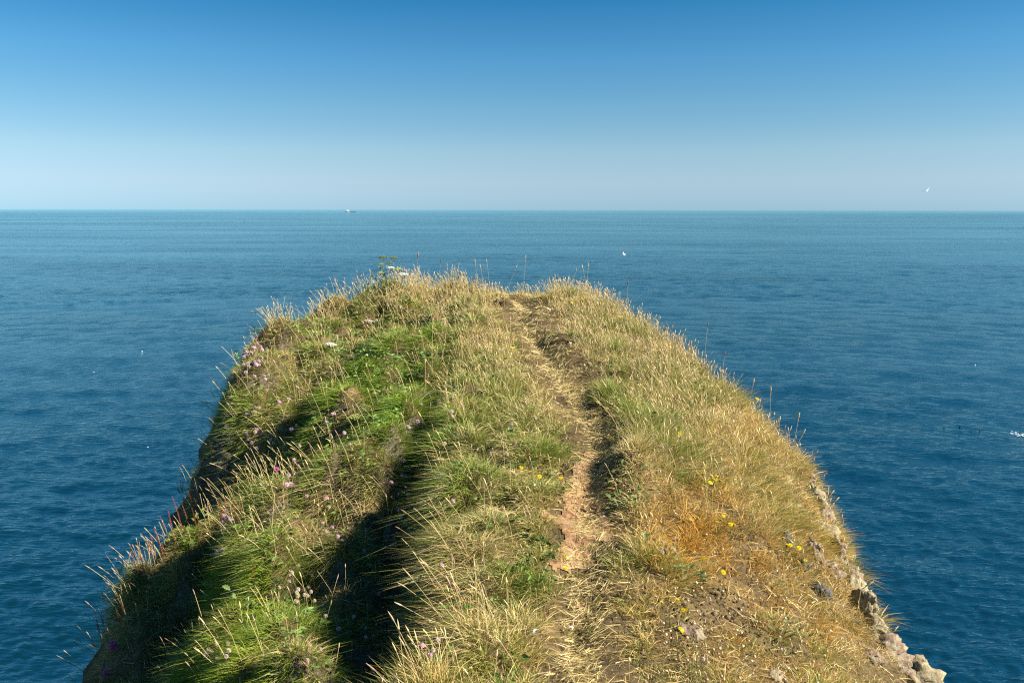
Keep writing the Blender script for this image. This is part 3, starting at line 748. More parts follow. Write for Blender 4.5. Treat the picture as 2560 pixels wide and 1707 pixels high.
LICHENROCK = rock_mat("lichen crusted rock", [(0.3, (0.17, 0.12, 0.08)), (0.5, (0.27, 0.205, 0.12)), (0.7, (0.33, 0.265, 0.165))], (0.32, 0.30, 0.19))
DARKROCK = rock_mat("dark rock with shade in colour", [(0.3, (0.03, 0.025, 0.02)), (0.5, (0.07, 0.058, 0.048)), (0.7, (0.11, 0.095, 0.08))], (0.13, 0.13, 0.11))  # lichen and peat tone, darkened so the sunlit left rocks look shaded
def rock(px, py, half, label, material, sink=0.35, rot=0.0, tilt=0.0, sub=4):
    p = place(px, py, 0.0); half = tuple(h * 1.22 for h in half)
    bm = bmesh.new(); bmesh.ops.create_icosphere(bm, subdivisions=sub, radius=1.0)
    sd = Vector((px * .013, py * .017, 3.1))
    for v in bm.verts:
        q = v.co.copy()
        big = mnoise.noise(q * 1.1 + sd); mid = mnoise.noise(q * 2.6 + sd * 2); cell = mnoise.voronoi(q * 2.2 + sd)[0]
        c2 = mnoise.voronoi(q * 5.2 + sd)[0]
        f = .92 + .30 * big + .18 * mid + .34 * min(cell[1] - cell[0], .5) - .12 + .16 * min(c2[1] - c2[0], .4) + .08 * mnoise.noise(q * 7 + sd) + .09 * mnoise.noise(q * 16 + sd)
        v.co = Vector((q.x * half[0], q.y * half[1], q.z * half[2])) * f
    me = bpy.data.meshes.new("rock"); bm.to_mesh(me); bm.free()
    me.polygons.foreach_set("use_smooth", np.ones(len(me.polygons), bool))
    o = link("rock", me, material)
    n = normal(np.array([p[0]]), np.array([p[1]]))[0]
    o.location = wz(p - n * half[2] * sink); o.rotation_euler = (tilt, 0, rot)
    return tag(o, label, "rock")
ROCKS = [
 (2050,1262,(.09,.13,.16),"pale lichen crusted rock, highest of those along the right cliff edge",LICHENROCK,.3,.3,.1),
 (2064,1335,(.10,.12,.10),"squat pale rock just below the topmost rock on the right cliff edge",LICHENROCK,.35,1.0,0),
 (2043,1398,(.05,.08,.15),"narrow upright pink rock half buried in grass near the right cliff edge",PINKROCK,.2,.6,-.2),
 (2078,1428,(.08,.08,.08),"rounded pink rock beside the narrow upright one near the right edge",PINKROCK,.3,2.0,0),
 (2124,1437,(.08,.10,.08),"pinkish rock jutting out past the grass over the water on the right",PINKROCK,.3,1.4,0),
 (2163,1530,(.06,.10,.15),"tall grey green lichened rock on the right edge, above the big corner boulder",LICHENROCK,.2,.4,.1),
 (2245,1655,(.15,.16,.11),"broad pink and pale boulder in the bottom right corner of the headland",PINKROCK,.35,.8,0),
 (2305,1690,(.12,.14,.11),"lichen covered rock at the lowest right tip, outside the broad pink boulder",LICHENROCK,.3,.2,0),
 (2030,1225,(.05,.07,.06),"small pale stone in the grass just above the topmost right edge rock",LICHENROCK,.3,.9,0),
 (2072,1300,(.06,.09,.10),"knobbly pink rock wedged between the two uppermost right edge rocks",PINKROCK,.25,2.4,.2),
 (2092,1375,(.07,.10,.12),"pink streaked rock on the edge below the squat pale rock",PINKROCK,.25,.1,-.1),
 (2105,1410,(.05,.07,.06),"fist sized lichened rock just above the jutting pinkish rock",LICHENROCK,.3,1.7,0),
 (2142,1480,(.07,.10,.12),"grey green rock on the edge between jutting pink rock and tall rock",LICHENROCK,.25,2.2,.1),
 (2186,1572,(.06,.09,.10),"pale flat topped rock just below the tall lichened rock",LICHENROCK,.25,.6,0),
 (2212,1612,(.08,.10,.09),"cracked pink rock above the broad corner boulder",PINKROCK,.25,1.2,0),
 (2178,1640,(.07,.08,.06),"low pink stone in dry grass left of the broad corner boulder",PINKROCK,.4,2.9,0),
 (2275,1695,(.09,.11,.08),"grey lichened stone under the broad corner boulder",LICHENROCK,.3,1.6,0),
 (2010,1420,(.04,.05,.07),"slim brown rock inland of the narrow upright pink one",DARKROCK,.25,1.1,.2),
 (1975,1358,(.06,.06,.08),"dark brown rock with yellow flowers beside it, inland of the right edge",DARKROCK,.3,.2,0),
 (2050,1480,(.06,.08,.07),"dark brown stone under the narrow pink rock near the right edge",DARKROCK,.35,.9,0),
 (1935,1690,(.06,.07,.05),"small grey stone poking through dry turf at the bottom edge, right part",LICHENROCK,.4,1.9,0),
 (1722,1578,(.06,.08,.05),"small pinkish stone beside brown soil and yellow flowers, lower right",PINKROCK,.4,.5,0),
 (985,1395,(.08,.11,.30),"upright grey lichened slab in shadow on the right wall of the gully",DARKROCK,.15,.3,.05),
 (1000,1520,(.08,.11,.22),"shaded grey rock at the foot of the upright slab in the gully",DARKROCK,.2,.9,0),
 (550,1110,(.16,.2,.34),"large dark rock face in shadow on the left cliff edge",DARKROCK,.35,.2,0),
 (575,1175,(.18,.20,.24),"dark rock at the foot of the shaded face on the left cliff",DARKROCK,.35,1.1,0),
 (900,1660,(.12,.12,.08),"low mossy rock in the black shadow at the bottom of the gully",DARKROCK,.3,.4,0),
]
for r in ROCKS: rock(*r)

# ------------------------------------------------------------------ flowers
bpy.context.view_layer.update()
DG = bpy.context.evaluated_depsgraph_get()
def bloom(px, py, h, hmax=.36):
    """a spot h above the ground on the sight line, or higher where the grass in front would hide it: flowers top the turf"""
    P = place(px, py, h); d = Vector([float(v) for v in ray(px, py)]).normalized(); L = float(np.linalg.norm(P))
    hit, loc, *_ = scn.ray_cast(DG, Vector((0, 0, SEA)), d, distance=L)
    if hit:
        Q = d * ((loc - Vector((0, 0, SEA))).length - .02)
        if Q.z - float(hz(np.array([Q.x]), np.array([Q.y]))[0]) < hmax: return np.array(Q)
    return P
def scaled(ox, oy, k, pts): return [(ox + k * x, oy + k * y) for x, y in pts]
c1 = lambda *p: scaled(500, 600, .2806, p)
c4 = lambda *p: scaled(500, 950, .2806, p)
c5 = lambda *p: scaled(1060, 1000, .2806, p)
c6 = lambda *p: scaled(1700, 1150, .3552, p)
c7 = lambda *p: scaled(200, 1200, .3234, p)
c8 = lambda *p: scaled(800, 1250, .2976, p)

def thrift_head(col, col2):
    mb = MB(); r = .0150
    for k in range(26):
        zz = 1 - 1.55 * (k + .5) / 26; a = k * 2.39996; q = math.sqrt(max(0, 1 - zz * zz))
        d = Vector((q * math.cos(a), q * math.sin(a), zz)); p = d * r * .55
        c = [x + (y - x) * random.random() for x, y in zip(col, col2)]
        t = d.cross(Vector((.2, .3, .9))).normalized(); b = d.cross(t); e = r * random.uniform(.95, 1.15); w = r * .38
        mb.poly([p, d * e * .8 + t * w, d * e + t * w * .3 + b * w * .4, d * e - t * w * .3 - b * w * .3, d * e * .8 - t * w], c)
    mb.blob((0, 0, 0), r * .62, [x * .7 for x in col])
    mb.spindle((0, 0, -r * .9), (0, 0, 1), r, r * .35, (.20, .13, .06))
    return mb.mesh("flower_head", smooth=False)
HEADS = {'pink': [thrift_head((.74, .44, .58), (.82, .62, .70)) for _ in range(3)], 'pale': [thrift_head((.62, .50, .42), (.66, .46, .48)) for _ in range(2)],
         'cream': [thrift_head((.62, .52, .34), (.58, .44, .26)) for _ in range(2)], 'brown': [thrift_head((.42, .26, .13), (.50, .34, .20)) for _ in range(2)],
         'magenta': [thrift_head((.60, .08, .38), (.70, .16, .48))], 'orange': [thrift_head((.60, .30, .10), (.62, .40, .20))]}
GREEN = (.16, .22, .05)
def curve(a, b, sag, n=5):
    a, b = Vector(a), Vector(b); m = (a + b) / 2 + Vector(sag)
    return [(1 - t) ** 2 * a + 2 * t * (1 - t) * m + t * t * b for t in [i / (n - 1) for i in range(n)]]
def thrift(label, heads, kinds=('pink',), h=.215, size=1.12, name="thrift"):
    H = [bloom(x, y, h * random.uniform(.7, 1.1)) for x, y in heads]
    c = np.mean(H, 0); c[2] = hz(np.array([c[0]]), np.array([c[1]]))[0]
    o = empty(name, wz(c)); base = Vector(wz(c))
    for i, p in enumerate(H):
        rx, ry = p[0] + np.clip((c[0] - p[0]) * .6, -.12, .12) + .03, p[1] + np.clip((c[1] - p[1]) * .6, -.12, .12) + .02
        root = wz((rx, ry, hz(np.array([rx]), np.array([ry]))[0] - .01)) - base
        top = wz(p) - base
        st = MB(); pts = curve(root, top, (random.uniform(-.03, .03), random.uniform(-.03, .03), .03))
        st.tube(pts, .0014, .0011, GREEN, 4, (.26, .24, .10)); st.build("stem", M_LEAF, o)
        ko = link("flower_head", random.choice(HEADS[kinds[i % len(kinds)]]), M_PETAL, o)
        ko.location = top; d = (pts[-1] - pts[-2]).normalized() + Vector((0, 0, .5))
        ko.rotation_euler = (d.to_track_quat('Z', 'Y') @ Matrix.Rotation(random.uniform(0, 6), 3, 'Z').to_quaternion()).to_euler()
        f = size * random.uniform(.85, 1.15) * min(1.15, max(.55, float(np.linalg.norm(p)) / 7.0)); ko.scale = (f, f, f)
    return tag(o, label, "flower", "thrift flowers growing over the headland")
THRIFT = [
 ("thick bunch of pale pink thrift leaning out over the far left cliff edge", c1((510,920),(540,950),(480,960),(460,1005),(415,1000),(420,1030),(395,1040),(485,1085),(525,1080),(525,1110),(500,1110),(430,1100),(390,1110),(440,1130),(410,1180),(548,1045),(552,975)), ('pink','pale','pink','pale')),
 ("pink thrift heads just below the thick bunch on the left edge", c1((570,1210),(580,1240),(485,1215)), ('pale','pink')),
 ("spray of pale brown thrift on many thin stems above the dark left rock", c4((410,270),(430,285),(470,290),(490,245),(520,250),(450,305),(487,285),(415,305)), ('cream','pale')),
 ("scattered pink thrift heads hanging in front of the dark left rock face", c4((505,440),(490,462),(415,470),(425,495),(460,560),(390,565),(430,525),(505,605),(435,655),(350,605)), ('pink','pale')),
 ("pair of pink thrift heads at the top of the dark left rock", c4((705,200),(790,170)), ('pink','pale')),
 ("three pink thrift heads beside the yellow green umbel on the grassy slope", c4((1180,303),(1125,372),(1285,470)), ('pink',)),
 ("small pink thrift flowers between the dark left rock and the green slope", c4((635,530),(655,560),(817,440),(885,585),(862,408)), ('pink','pale')),
 ("line of pink thrift in the shaded hollow below the left rock face", c4((840,712),(685,793),(790,848),(808,925),(775,930),(825,933)), ('pink','magenta','pink','pale')),
 ("pink and cream thrift in the dark grass left of the hanging straw tussock", c4((950,1032),(1135,905),(1105,1050),(1128,1050),(1145,1130)), ('pink','cream','brown')),
 ("pale pink thrift on curled stems under the hanging straw tussock", c4((1095,1275),(1175,1310),(1120,1350),(1230,1390)), ('pale','pink')),
 ("two pink thrift heads one above the other on tall stalks mid slope", c4((2240,280),(2245,322)), ('pink',)),
 ("loose pink thrift in the shadow line above the gully", c4((1938,370),(1857,420),(1887,470),(1967,220),(2130,190)), ('pink',)),
 ("three thrift heads, one pink and two tan, on the olive grass left of the path", c4((2015,620),(2100,568),(2180,563)), ('pink','brown','cream')),
 ("single pink thrift on a long reddish stalk right of the gully head", c4((2150,845)), ('pink',)),
 ("dim violet thrift in deep shade at the head of the gully", c4((1815,720),(1825,850),(1797,850),(1860,795)), ('pink',)),
 ("row of seven pink thrift heads trailing left from a tussock beside the gully", c4((1940,1012),(2040,995),(2055,1020),(2015,1070),(2118,1038),(2155,1038),(2252,1077)), ('pink',)),
 ("mixed pink and tan thrift clump hanging over the gully head", c4((1705,910),(1770,1015),(1805,1005),(1730,1105),(1770,1158),(1830,990),(1850,1020),(1878,1050),(1865,1103),(1865,1137),(1915,1130)), ('pink','pink','cream','brown')),
 ("pink and orange thrift clump on the dark upper wall of the gully", c4((1790,1225),(1830,1258),(1700,1245),(1810,1278),(1925,1308),(1863,1338),(1835,1390),(1765,1383)), ('pink','pink','brown','orange')),
 ("small clump of bluish thrift heads at the foot of the gully slab", c8((610,945),(618,990),(610,1025),(685,1022),(615,1135)), ('pale','pink')),
 ("grey thrift seed heads in the blackest part of the gully floor", c8((285,978),(155,1080),(382,1080),(385,1150),(450,1140)), ('pale','pink')),
 ("lone violet thrift head in the middle of the black gully", c8((490,783)), ('pink',)),
 ("lone pink thrift at the upper left rim of the gully", c8((370,425)), ('pink',)),
 ("pink thrift heads strung along the upright gully slab", c8((878,490),(848,530),(843,585),(738,755),(740,872),(828,855),(1025,545)), ('pink','pale')),
 ("single bright magenta thrift between gully and straw tuft", c8((818,1050)), ('magenta',)),
 ("sunlit pink thrift at the left of the big straw tuft near the bottom", c8((1007,1115),(990,1170),(950,1255),(925,1300),(878,915)), ('pink','pink','pale')),
 ("dark violet thrift behind the foreground straw at the gully mouth", c8((740,1245),(715,1298),(860,1220)), ('pink',)),
 ("single tan thrift head on a hooked stem left of the path", c8((1535,75)), ('brown',)),
 ("dozen cream thrift seed heads scattered over the brightest green mound", c7((1520,795),(1540,828),(1635,715),(1690,660),(1620,735),(1685,843),(1725,848),(1765,830),(1785,860),(1675,870),(1683,893),(1735,885),(1757,890),(1812,930),(1615,783),(1798,740),(1670,935)), ('cream','cream','pale')),
 ("thrift seed heads between the two bright green mounds at lower left", c7((990,1310),(1015,1325),(975,1350),(1100,1345),(1130,1360),(1060,1378),(1143,1260),(1150,1315),(1053,1268)), ('cream','pale','pink')),
 ("tan thrift heads going down into the shadow right of the lowest green mound", c7((1757,1255),(1775,1275),(1857,1305),(1770,1330),(1818,1385),(1757,1390),(1757,1412),(1705,1418),(1897,1048)), ('brown','cream','pale')),
 ("violet thrift in a shaded pocket left of the brightest green mound", c7((1035,530),(1060,555),(1045,590),(1105,540)), ('pink',)),
 ("pale pink thrift cluster on the small sunlit mound by the left edge", c7((1125,240),(1110,275),(1140,290),(1130,310),(1165,300),(1100,325),(1115,370)), ('pale','pink')),
 ("spent tan thrift heads dotted over olive grass left of the path", c5((988,158),(685,230),(780,220),(720,358),(810,378),(800,397),(738,480),(1002,375)), ('cream','brown','pale')),
 ("three spent thrift heads in tall straw right of the path", c5((2120,420),(2195,440),(2295,515)), ('cream','brown')),
 ("cluster of dry brown thrift heads at the lower edge of the golden grass", c5((2055,1240),(2125,1262),(2160,1300),(2118,1320),(2140,1335),(2120,1350),(2190,1320),(2222,1330),(2245,1362),(2228,1245),(2260,1242)), ('brown','cream')),
 ("dry thrift heads standing out over the water at the right edge", c6((1140,565),(1160,605),(1200,712),(1150,640),(1165,690)), ('brown','pale')),
 ("dry thrift heads on the right edge above the topmost rock", c6((935,110),(950,125),(945,150),(920,120)), ('pale','brown')),
 ("dry thrift heads beside the small pinkish stone at lower right", c6((95,1190),(112,1205),(90,1395),(165,1395),(30,1290)), ('brown','pale')),
]
for lab, hd, kd in THRIFT: thrift(lab, hd, kd)
def campion(label, heads): 
    o = thrift(label, heads, ('magenta',), .10, 1.1, "campion"); o["group"] = "campion flowers by the left cliff"; return o
campion("bright magenta campion flowers on the dark lower left slope", c7((250,1255),(240,1280),(265,1270),(285,1290),(250,1295)))
campion("small magenta campion close to the bottom left corner of the headland", c7((195,1478),(205,1500),(190,1495)))

def hawk_head():
    mb = MB(); r = .0165
    for ringn, (r0, r1, zz, n) in enumerate(((.3, 1.0, .0, 15), (.2, .72, .22, 11), (0.05, .4, .36, 7))):
        for k in range(n):
            a = 2 * math.pi * (k + .5 * ringn) / n; w = math.pi / n * .95
            c = [x * random.uniform(.9, 1.1) for x in (.80, .60, .012)]
            mb.poly([(r0 * r * math.cos(a), r0 * r * math.sin(a), r * .12), (r1 * r * math.cos(a - w), r1 * r * math.sin(a - w), r * (zz + .05)), (r1 * 1.06 * r * math.cos(a), r1 * 1.06 * r * math.sin(a), r * zz), (r1 * r * math.cos(a + w), r1 * r * math.sin(a + w), r * (zz + .05))], c)
    mb.spindle((0, 0, -r * .75), (0, 0, 1), r * .95, r * .42, (.06, .09, .025))
    return mb.mesh("flower_head", smooth=False)
HAWK = [hawk_head() for _ in range(2)]
def hawkbit(label, heads, h=.15, rosette=None):
    H = [bloom(x, y, h * random.uniform(.75, 1.1)) for x, y in heads]
    c = np.mean(H, 0); c[1] += .05; c[2] = hz(np.array([c[0]]), np.array([c[1]]))[0]
    o = empty("hawkbit", wz(c)); base = Vector(wz(c))
    for p in H:
        rx, ry = p[0] + np.clip((c[0] - p[0]) * .5, -.1, .1), p[1] + np.clip((c[1] - p[1]) * .5, -.1, .1)
        root = wz((rx, ry, hz(np.array([rx]), np.array([ry]))[0] - .01)) - base; top = wz(p) - base
        st = MB(); st.tube(curve(root, top, (random.uniform(-.02, .02), .01, .02)), .0016, .0014, (.10, .13, .035), 4); st.build("stem", M_LEAF, o)
        ko = link("flower_head", random.choice(HAWK), M_PETAL, o); ko.location = top
        ko.rotation_euler = (random.uniform(.1, .6), random.uniform(0, .5), random.uniform(0, 6))
        f = random.uniform(.85, 1.1) * min(1.2, max(.7, float(np.linalg.norm(p)) / 6.0)); ko.scale = (f, f, f)
    if rosette:
        leaves(o, base, rosette[0], rosette[1], 12, .075, (.20, .30, .05), .02)
    return tag(o, label, "flower", "yellow hawkbit flowers")
def leaf_mesh(L, col, lob=.35):
    mb = MB(); n = 9; left, right = [], []
    for i in range(n):
        t = i / (n - 1); w = L * .30 * math.sin(math.pi * min(1, t * .92 + .06)) ** .8 * (1 - lob * (i % 2)); z = L * (.10 * math.sin(t * 2.6) - .10 * t * t)
        left.append((-w, t * L, z + w * .35)); right.append((w, t * L, z + w * .35))
    for i in range(n - 1):
        t0, t1 = i / (n - 1), (i + 1) / (n - 1); m0 = (0, t0 * L, L * (.10 * math.sin(t0 * 2.6) - .10 * t0 * t0)); m1 = (0, t1 * L, L * (.10 * math.sin(t1 * 2.6) - .10 * t1 * t1))
        f = random.uniform(.85, 1.15); c = [x * f for x in col]
        mb.poly([left[i], m0, m1, left[i + 1]], c); mb.poly([m0, right[i], right[i + 1], m1], c)
    return mb.mesh("leaf")
def leaves(o, base, px, py, n, L, col, h=.05, spread=.09):
    L *= .62; n = int(n * 1.5); col = [c * .85 for c in col]
    ms = [leaf_mesh(L * f, [c * g for c in col]) for f, g in ((1, 1), (.8, 1.15), (1.2, .85), (.9, .7))]
    c = place(px, py, h)
    for k in range(n):
        a = k * 2.4 + random.uniform(-.4, .4); rr = spread * math.sqrt((k + .3) / n)
        x, y = c[0] + rr * math.cos(a), c[1] + rr * math.sin(a)
        l = link("leaf", random.choice(ms), M_LEAF, o)
        l.location = wz((x, y, hz(np.array([x]), np.array([y]))[0] + h * random.uniform(.6, 1.5))) - base
        l.rotation_euler = (random.uniform(-.1, .7), random.uniform(-.4, .4), a - math.pi / 2 + random.uniform(-.5, .5))
HAWKS = [
 ("six yellow hawkbits with a pale leaf rosette left of the bare path", [(1371,1148),(1303,1169),(1348,1191),(1401,1194),(1409,1216),(1401,1162)], (1383,1222)),
 ("three yellow hawkbits at the left edge of the path below the bare earth", [(1401,1376),(1413,1389),(1414,1420)], None),
 ("tight cluster of seven yellow hawkbits above the golden grass", [(1757,1184),(1779,1189),(1791,1190),(1788,1199),(1800,1200),(1763,1206),(1776,1206)], None),
 ("three large yellow hawkbits on the right edge of the golden grass", [(1808,1289),(1801,1298),(1793,1304)], None),
 ("two touching yellow hawkbits just right of the three large ones", [(1826,1310),(1834,1310)], None),
 ("five yellow hawkbits in a slanting line by the dark brown rock", [(1957,1343),(1968,1361),(1976,1362),(1997,1369),(2013,1400)], None),
 ("single yellow hawkbit in the golden grass below the larger groups", [(1759,1395)], None),
 ("single yellow hawkbit just above the bare brown soil, lower right", [(1808,1430)], None),
 ("five yellow hawkbits left of the bare brown soil", [(1671,1491),(1692,1497),(1707,1524),(1713,1526),(1654,1504)], None),
 ("three yellow hawkbits beside the small pinkish stone, lower right", [(1683,1563),(1701,1570),(1706,1578)], None),
 ("single yellow hawkbit right of the path in short turf near the bottom", [(1573,1433)], None),
 ("two small yellow hawkbits on the far right shoulder near the skyline", [(1430,757),(1455,747)], None),
 ("yellow hawkbit furthest right on the skyline of the far shoulder", [(1569,750)], None),
 ("yellow hawkbit in the middle of the far right shoulder", [(1548,792)], None),
 ("two yellow hawkbits on the right skyline among purplish seed heads", [(1624,787),(1611,805)], None),
 ("yellow hawkbit in pale grass on the right slope, left of its neighbours", [(1592,854)], None),
 ("two yellow hawkbits side by side high on the right edge", [(1674,868),(1724,873)], None),
 ("pair of yellow hawkbits one above the other on the right slope edge", [(1754,912),(1758,923)], None),
 ("yellow hawkbit at the right edge above the orange dry patch", [(1893,997)], None),
 ("yellow hawkbit on the orange dry patch of the right edge", [(1917,1041)], None),
 ("lone yellow hawkbit above the cluster of seven on the right slope", [(1698,1082)], None),
 ("yellow hawkbit left of the path in the upper pale grass", [(1280,869)], None),
 ("tiny yellow hawkbit on the far skyline left of the path", [(1197,725)], None),
]
for lab, hd, ro in HAWKS: hawkbit(lab, hd, .185 if hd[0][1] > 1000 else .22, ro)

# ------------------------------------------------------------------ umbel plants, leafy plants, sorrel
def umbel(mb, top, r, col, stem_from, scol, dome=.35):
    top = Vector(top); mb.tube(curve(stem_from, top - Vector((0, 0, r * .8)), (0, 0, .01)), .0028, .0022, scol, 5)
    hub = top - Vector((0, 0, r * .8))
    for k in range(17):
        a = k * 2.39996; q = math.sqrt((k + .5) / 17); p = top + Vector((math.cos(a) * r * q, math.sin(a) * r * q, r * dome * (1 - q * q)))
        mb.tube([hub, p], .0009, .0007, scol, 3, cap=False)
        for j in range(5):
            b = j * 1.26 + k; mb.blob(p + Vector((math.cos(b), math.sin(b), random.uniform(0, .5))) * r * .13, r * .10, [c * random.uniform(.85, 1.1) for c in col])
def umbel_plant(label, root, node_p, umbels, leaf=True):
    """root, node and umbels are (px, py, distance)"""
    R = at_y(*root); R[2] = hz(np.array([R[0]]), np.array([R[1]]))[0] - .01
    o = empty("umbel_plant", wz(R)); base = Vector(wz(R)); sc = (.24, .30, .09)
    N = wz(at_y(*node_p)) - base
    st = MB(); st.tube(curve((0, 0, 0), N, (0, 0, 0)), .0042, .0030, sc, 6); st.build("stem", M_LEAF, o)
    for x, y, d, r, col in umbels:
        mb = MB(); umbel(mb, wz(at_y(x, y, d)) - base, r * 1.25, col, N, sc); mb.build("umbel", M_PETAL, o)
    if leaf:
        ms = [leaf_mesh(.11, (.12, .19, .04), .5), leaf_mesh(.08, (.17, .24, .05), .5)]
        for k in range(7):
            l = link("leaf", ms[k % 2], M_LEAF, o); l.location = N * random.uniform(.15, .75); l.rotation_euler = (random.uniform(-.2, .8), 0, k * 2.4)
    return tag(o, label, "plant", "umbel plants")
WHITE, OLIVE, LIME = (.78, .78, .66), (.20, .21, .06), (.46, .46, .14)
umbel_plant("tall umbel plant with green heads on the skyline, highest of the far left crest", (962,735,11.0), (960,692,10.95), [(957,645,10.9,.052,OLIVE),(972,657,10.95,.034,OLIVE),(951,661,10.9,.03,LIME),(952,668,11,.026,WHITE),(976,671,10.9,.042,WHITE),(951,683,10.85,.034,LIME),(961,682,10.95,.03,WHITE)])
umbel_plant("slim umbel plant with one dark green head just right of the tallest one", (988,735,11.0), (987,690,11.0), [(984,647,11.0,.045,OLIVE)], False)
umbel_plant("leaning umbel plant with white and yellow green heads and thick pale stalk", (1030,775,10.3), (1013,722,10.5), [(1006,688,10.6,.055,WHITE),(996,674,10.7,.045,LIME)])
def ground_umbel(label, px, py, r, col, n=3):
    p = place(px, py, .16); Y = p[1]
    return umbel_plant(label, (px + 6, py + 40, Y + .03), (px + 4, py + 18, Y + .02), [(px + (k - (n - 1) / 2) * r * 1500 / Y, py + (3 if k % 2 else 0), Y, r, col) for k in range(n)], False)
ground_umbel("white flat topped umbel standing on the upper left green slope", 827, 861, .042, WHITE, 2)
ground_umbel("pinkish white umbel in shade behind the upper dark leafy strip", 922, 803, .042, (.60, .50, .44), 2)
ground_umbel("yellow green umbel spreading over the middle of the green slope", 895, 1043, .040, LIME, 4)

def leafy_plant(label, spots, col, n=14, L=.07, h=.10, spread=.13):
    c = place(*spots[0], 0); o = empty("leafy_plant", wz(c)); base = Vector(wz(c))
    for x, y in spots:
        leaves(o, base, x, y, n, L, col, h, spread)
    return tag(o, label, "plant", "broad leaved plants")
leafy_plant("bright lime leafy plant near the top of the left crest", [(985,790),(1025,775),(1062,765)], (.26, .34, .04), 13, .085, .15, .16)
leafy_plant("small lime leafy plant right of the crest's larger leafy one", [(1132,750),(1150,760)], (.25, .34, .05), 10, .08, .15, .14)
leafy_plant("dark green leafy strip running down the upper left slope", [(945,830),(930,855),(915,885),(900,915),(960,805)], (.055, .11, .03), 13, .075, .14, .14)
leafy_plant("bright green lobed leaf plant in the middle of the grassy left slope", [(975,955),(995,975),(970,985)], (.20, .32, .05), 13, .075, .13, .13)
leafy_plant("dark bushy leaves under the tall umbel on the left crest", [(945,725),(925,740),(965,722)], (.06, .12, .03), 14, .09, .16, .17)
leafy_plant("silvery green strap leaves on the bright lower left mound", [(620,1455),(660,1440),(600,1500)], (.22, .32, .10), 8, .09, .10, .12)
leafy_plant("pale green leafy tuft on the small sunlit mound by the left edge", [(470,1290),(455,1345),(490,1310)], (.22, .32, .06), 9, .08, .10, .10)
leafy_plant("grey green weed in the golden grass at lower right", [(1722,1430),(1730,1442)], (.20, .26, .09), 10, .07, .05, .08)
leafy_plant("low green weed right of the path beside its dark bank", [(1545,1185),(1550,1250)], (.13, .20, .05), 9, .07, .06, .08)
leafy_plant("low green weeds on the dry turf near the bottom right", [(1950,1590),(1990,1570),(1920,1620)], (.14, .18, .05), 12, .05, .05, .13)

def sorrel(label, spikes, col=(.30, .085, .045)):
    c = place(*spikes[0], .2); c[2] = hz(np.array([c[0]]), np.array([c[1]]))[0]
    o = empty("sorrel", wz(c)); base = Vector(wz(c))
    for x, y in spikes:
        p = place(x, y, random.uniform(.24, .34)); top = wz(p) - base
        gx_, gy_ = p[0] + random.uniform(.02, .08), p[1] + random.uniform(-.03, .03)
        root = wz((gx_, gy_, hz(np.array([gx_]), np.array([gy_]))[0] - .01)) - base
        pts = curve(root, top, (0, 0, .02), 6)
        st = MB(); st.tube(pts, .0020, .0012, (.17, .15, .05), 4, col); st.build("stem", M_LEAF, o)
        hd = MB()
        for k in range(26):
            t = .48 + .52 * k / 25; i = min(int(t * 5), 4); q = pts[i].lerp(pts[i + 1], t * 5 - i); r = .011 * (1.15 - t * .75) 
            a = k * 2.4; hd.blob(q + Vector((math.cos(a), math.sin(a), 0)) * r * .8, r * .55, [v * random.uniform(.7, 1.3) for v in col])
        hd.build("flower_spike", M_SEED, o)
    return tag(o, label, "plant", "sorrel along the left cliff")
sorrel("rusty sorrel spikes highest up the lower left edge, beside the dark rock", [(440,1215),(450,1205),(470,1230),(455,1260),(485,1245),(430,1240)])
sorrel("rusty sorrel spikes on the left edge above the small sunlit mound", [(400,1290),(420,1275),(445,1280),(480,1270),(490,1285),(425,1300)])
sorrel("reddish sorrel leaning far out left over the water", [(325,1368),(345,1370),(372,1350)])
sorrel("sorrel spikes on the left edge beside the small sunlit mound", [(385,1320),(395,1345),(405,1360),(375,1335)])
sorrel("rusty sorrel spikes behind the small sunlit left mound", [(545,1245),(560,1240),(580,1250),(600,1265)])
sorrel("orange sorrel spikes between the small mound and the brightest mound", [(495,1375),(510,1385),(535,1400),(545,1410),(560,1400),(530,1440),(540,1450),(628,1390)])
sorrel("thin sorrel on the lowest left edge near the magenta flowers", [(238,1535),(252,1530),(300,1500),(290,1525)])
sorrel("dark red sorrel on the upper left skyline beside the thrift", [(663,820),(640,830),(655,815)], (.20, .06, .06))
sorrel("tall dark sorrel spike alone on the left skyline", [(677,768)], (.16, .07, .05))
sorrel("brown dock spikes at the left edge under the bunch of thrift", [(577,925),(597,915),(590,935)], (.17, .08, .06))

# tall single grass stalks that stand clear of the rest
def stalk(label, tip, root, Y, col=(.50, .38, .19), hl=.3, r=.0065):
    R = at_y(root[0], root[1], Y); R[2] = min(R[2], hz(np.array([R[0]]), np.array([R[1]]))[0])
    o = empty("grass_stalk", wz(R)); base = Vector(wz(R)); T = wz(at_y(*tip, Y)) - base
    pts = curve((0, 0, 0), T, (random.uniform(-.02, .02), 0, .02), 6)
    st = MB(); st.tube(pts, .0024, .0015, (.42, .34, .17), 4); st.build("stem", M_LEAF, o)
    hd = MB(); d = (pts[-1] - pts[-2]).normalized(); hd.spindle(pts[-1] - d * .05, d, .05 + .05 * hl, r, col, 6)
    for k in range(7):
        q = pts[-1] - d * (.01 + .012 * k); a = k * 2.2
        hd.spindle(q, d + Vector((math.cos(a), math.sin(a), 0)) * .35, .022, r * .45, [c * .9 for c in col], 4)
    hd.build("seed_head", M_SEED, o)
    return tag(o, label, "grass stalk", "tall stalks standing above the skyline")
stalk("tallest tan grass stalk on the skyline, nearly upright, right of centre", (1314,640), (1306,712), 11.8)
stalk("long tan grass stalk leaning right on the skyline beside the tallest", (1292,664), (1264,720), 11.8)
stalk("pale grass stalk left of the leaning one on the skyline", (1216,649), (1224,725), 11.7)
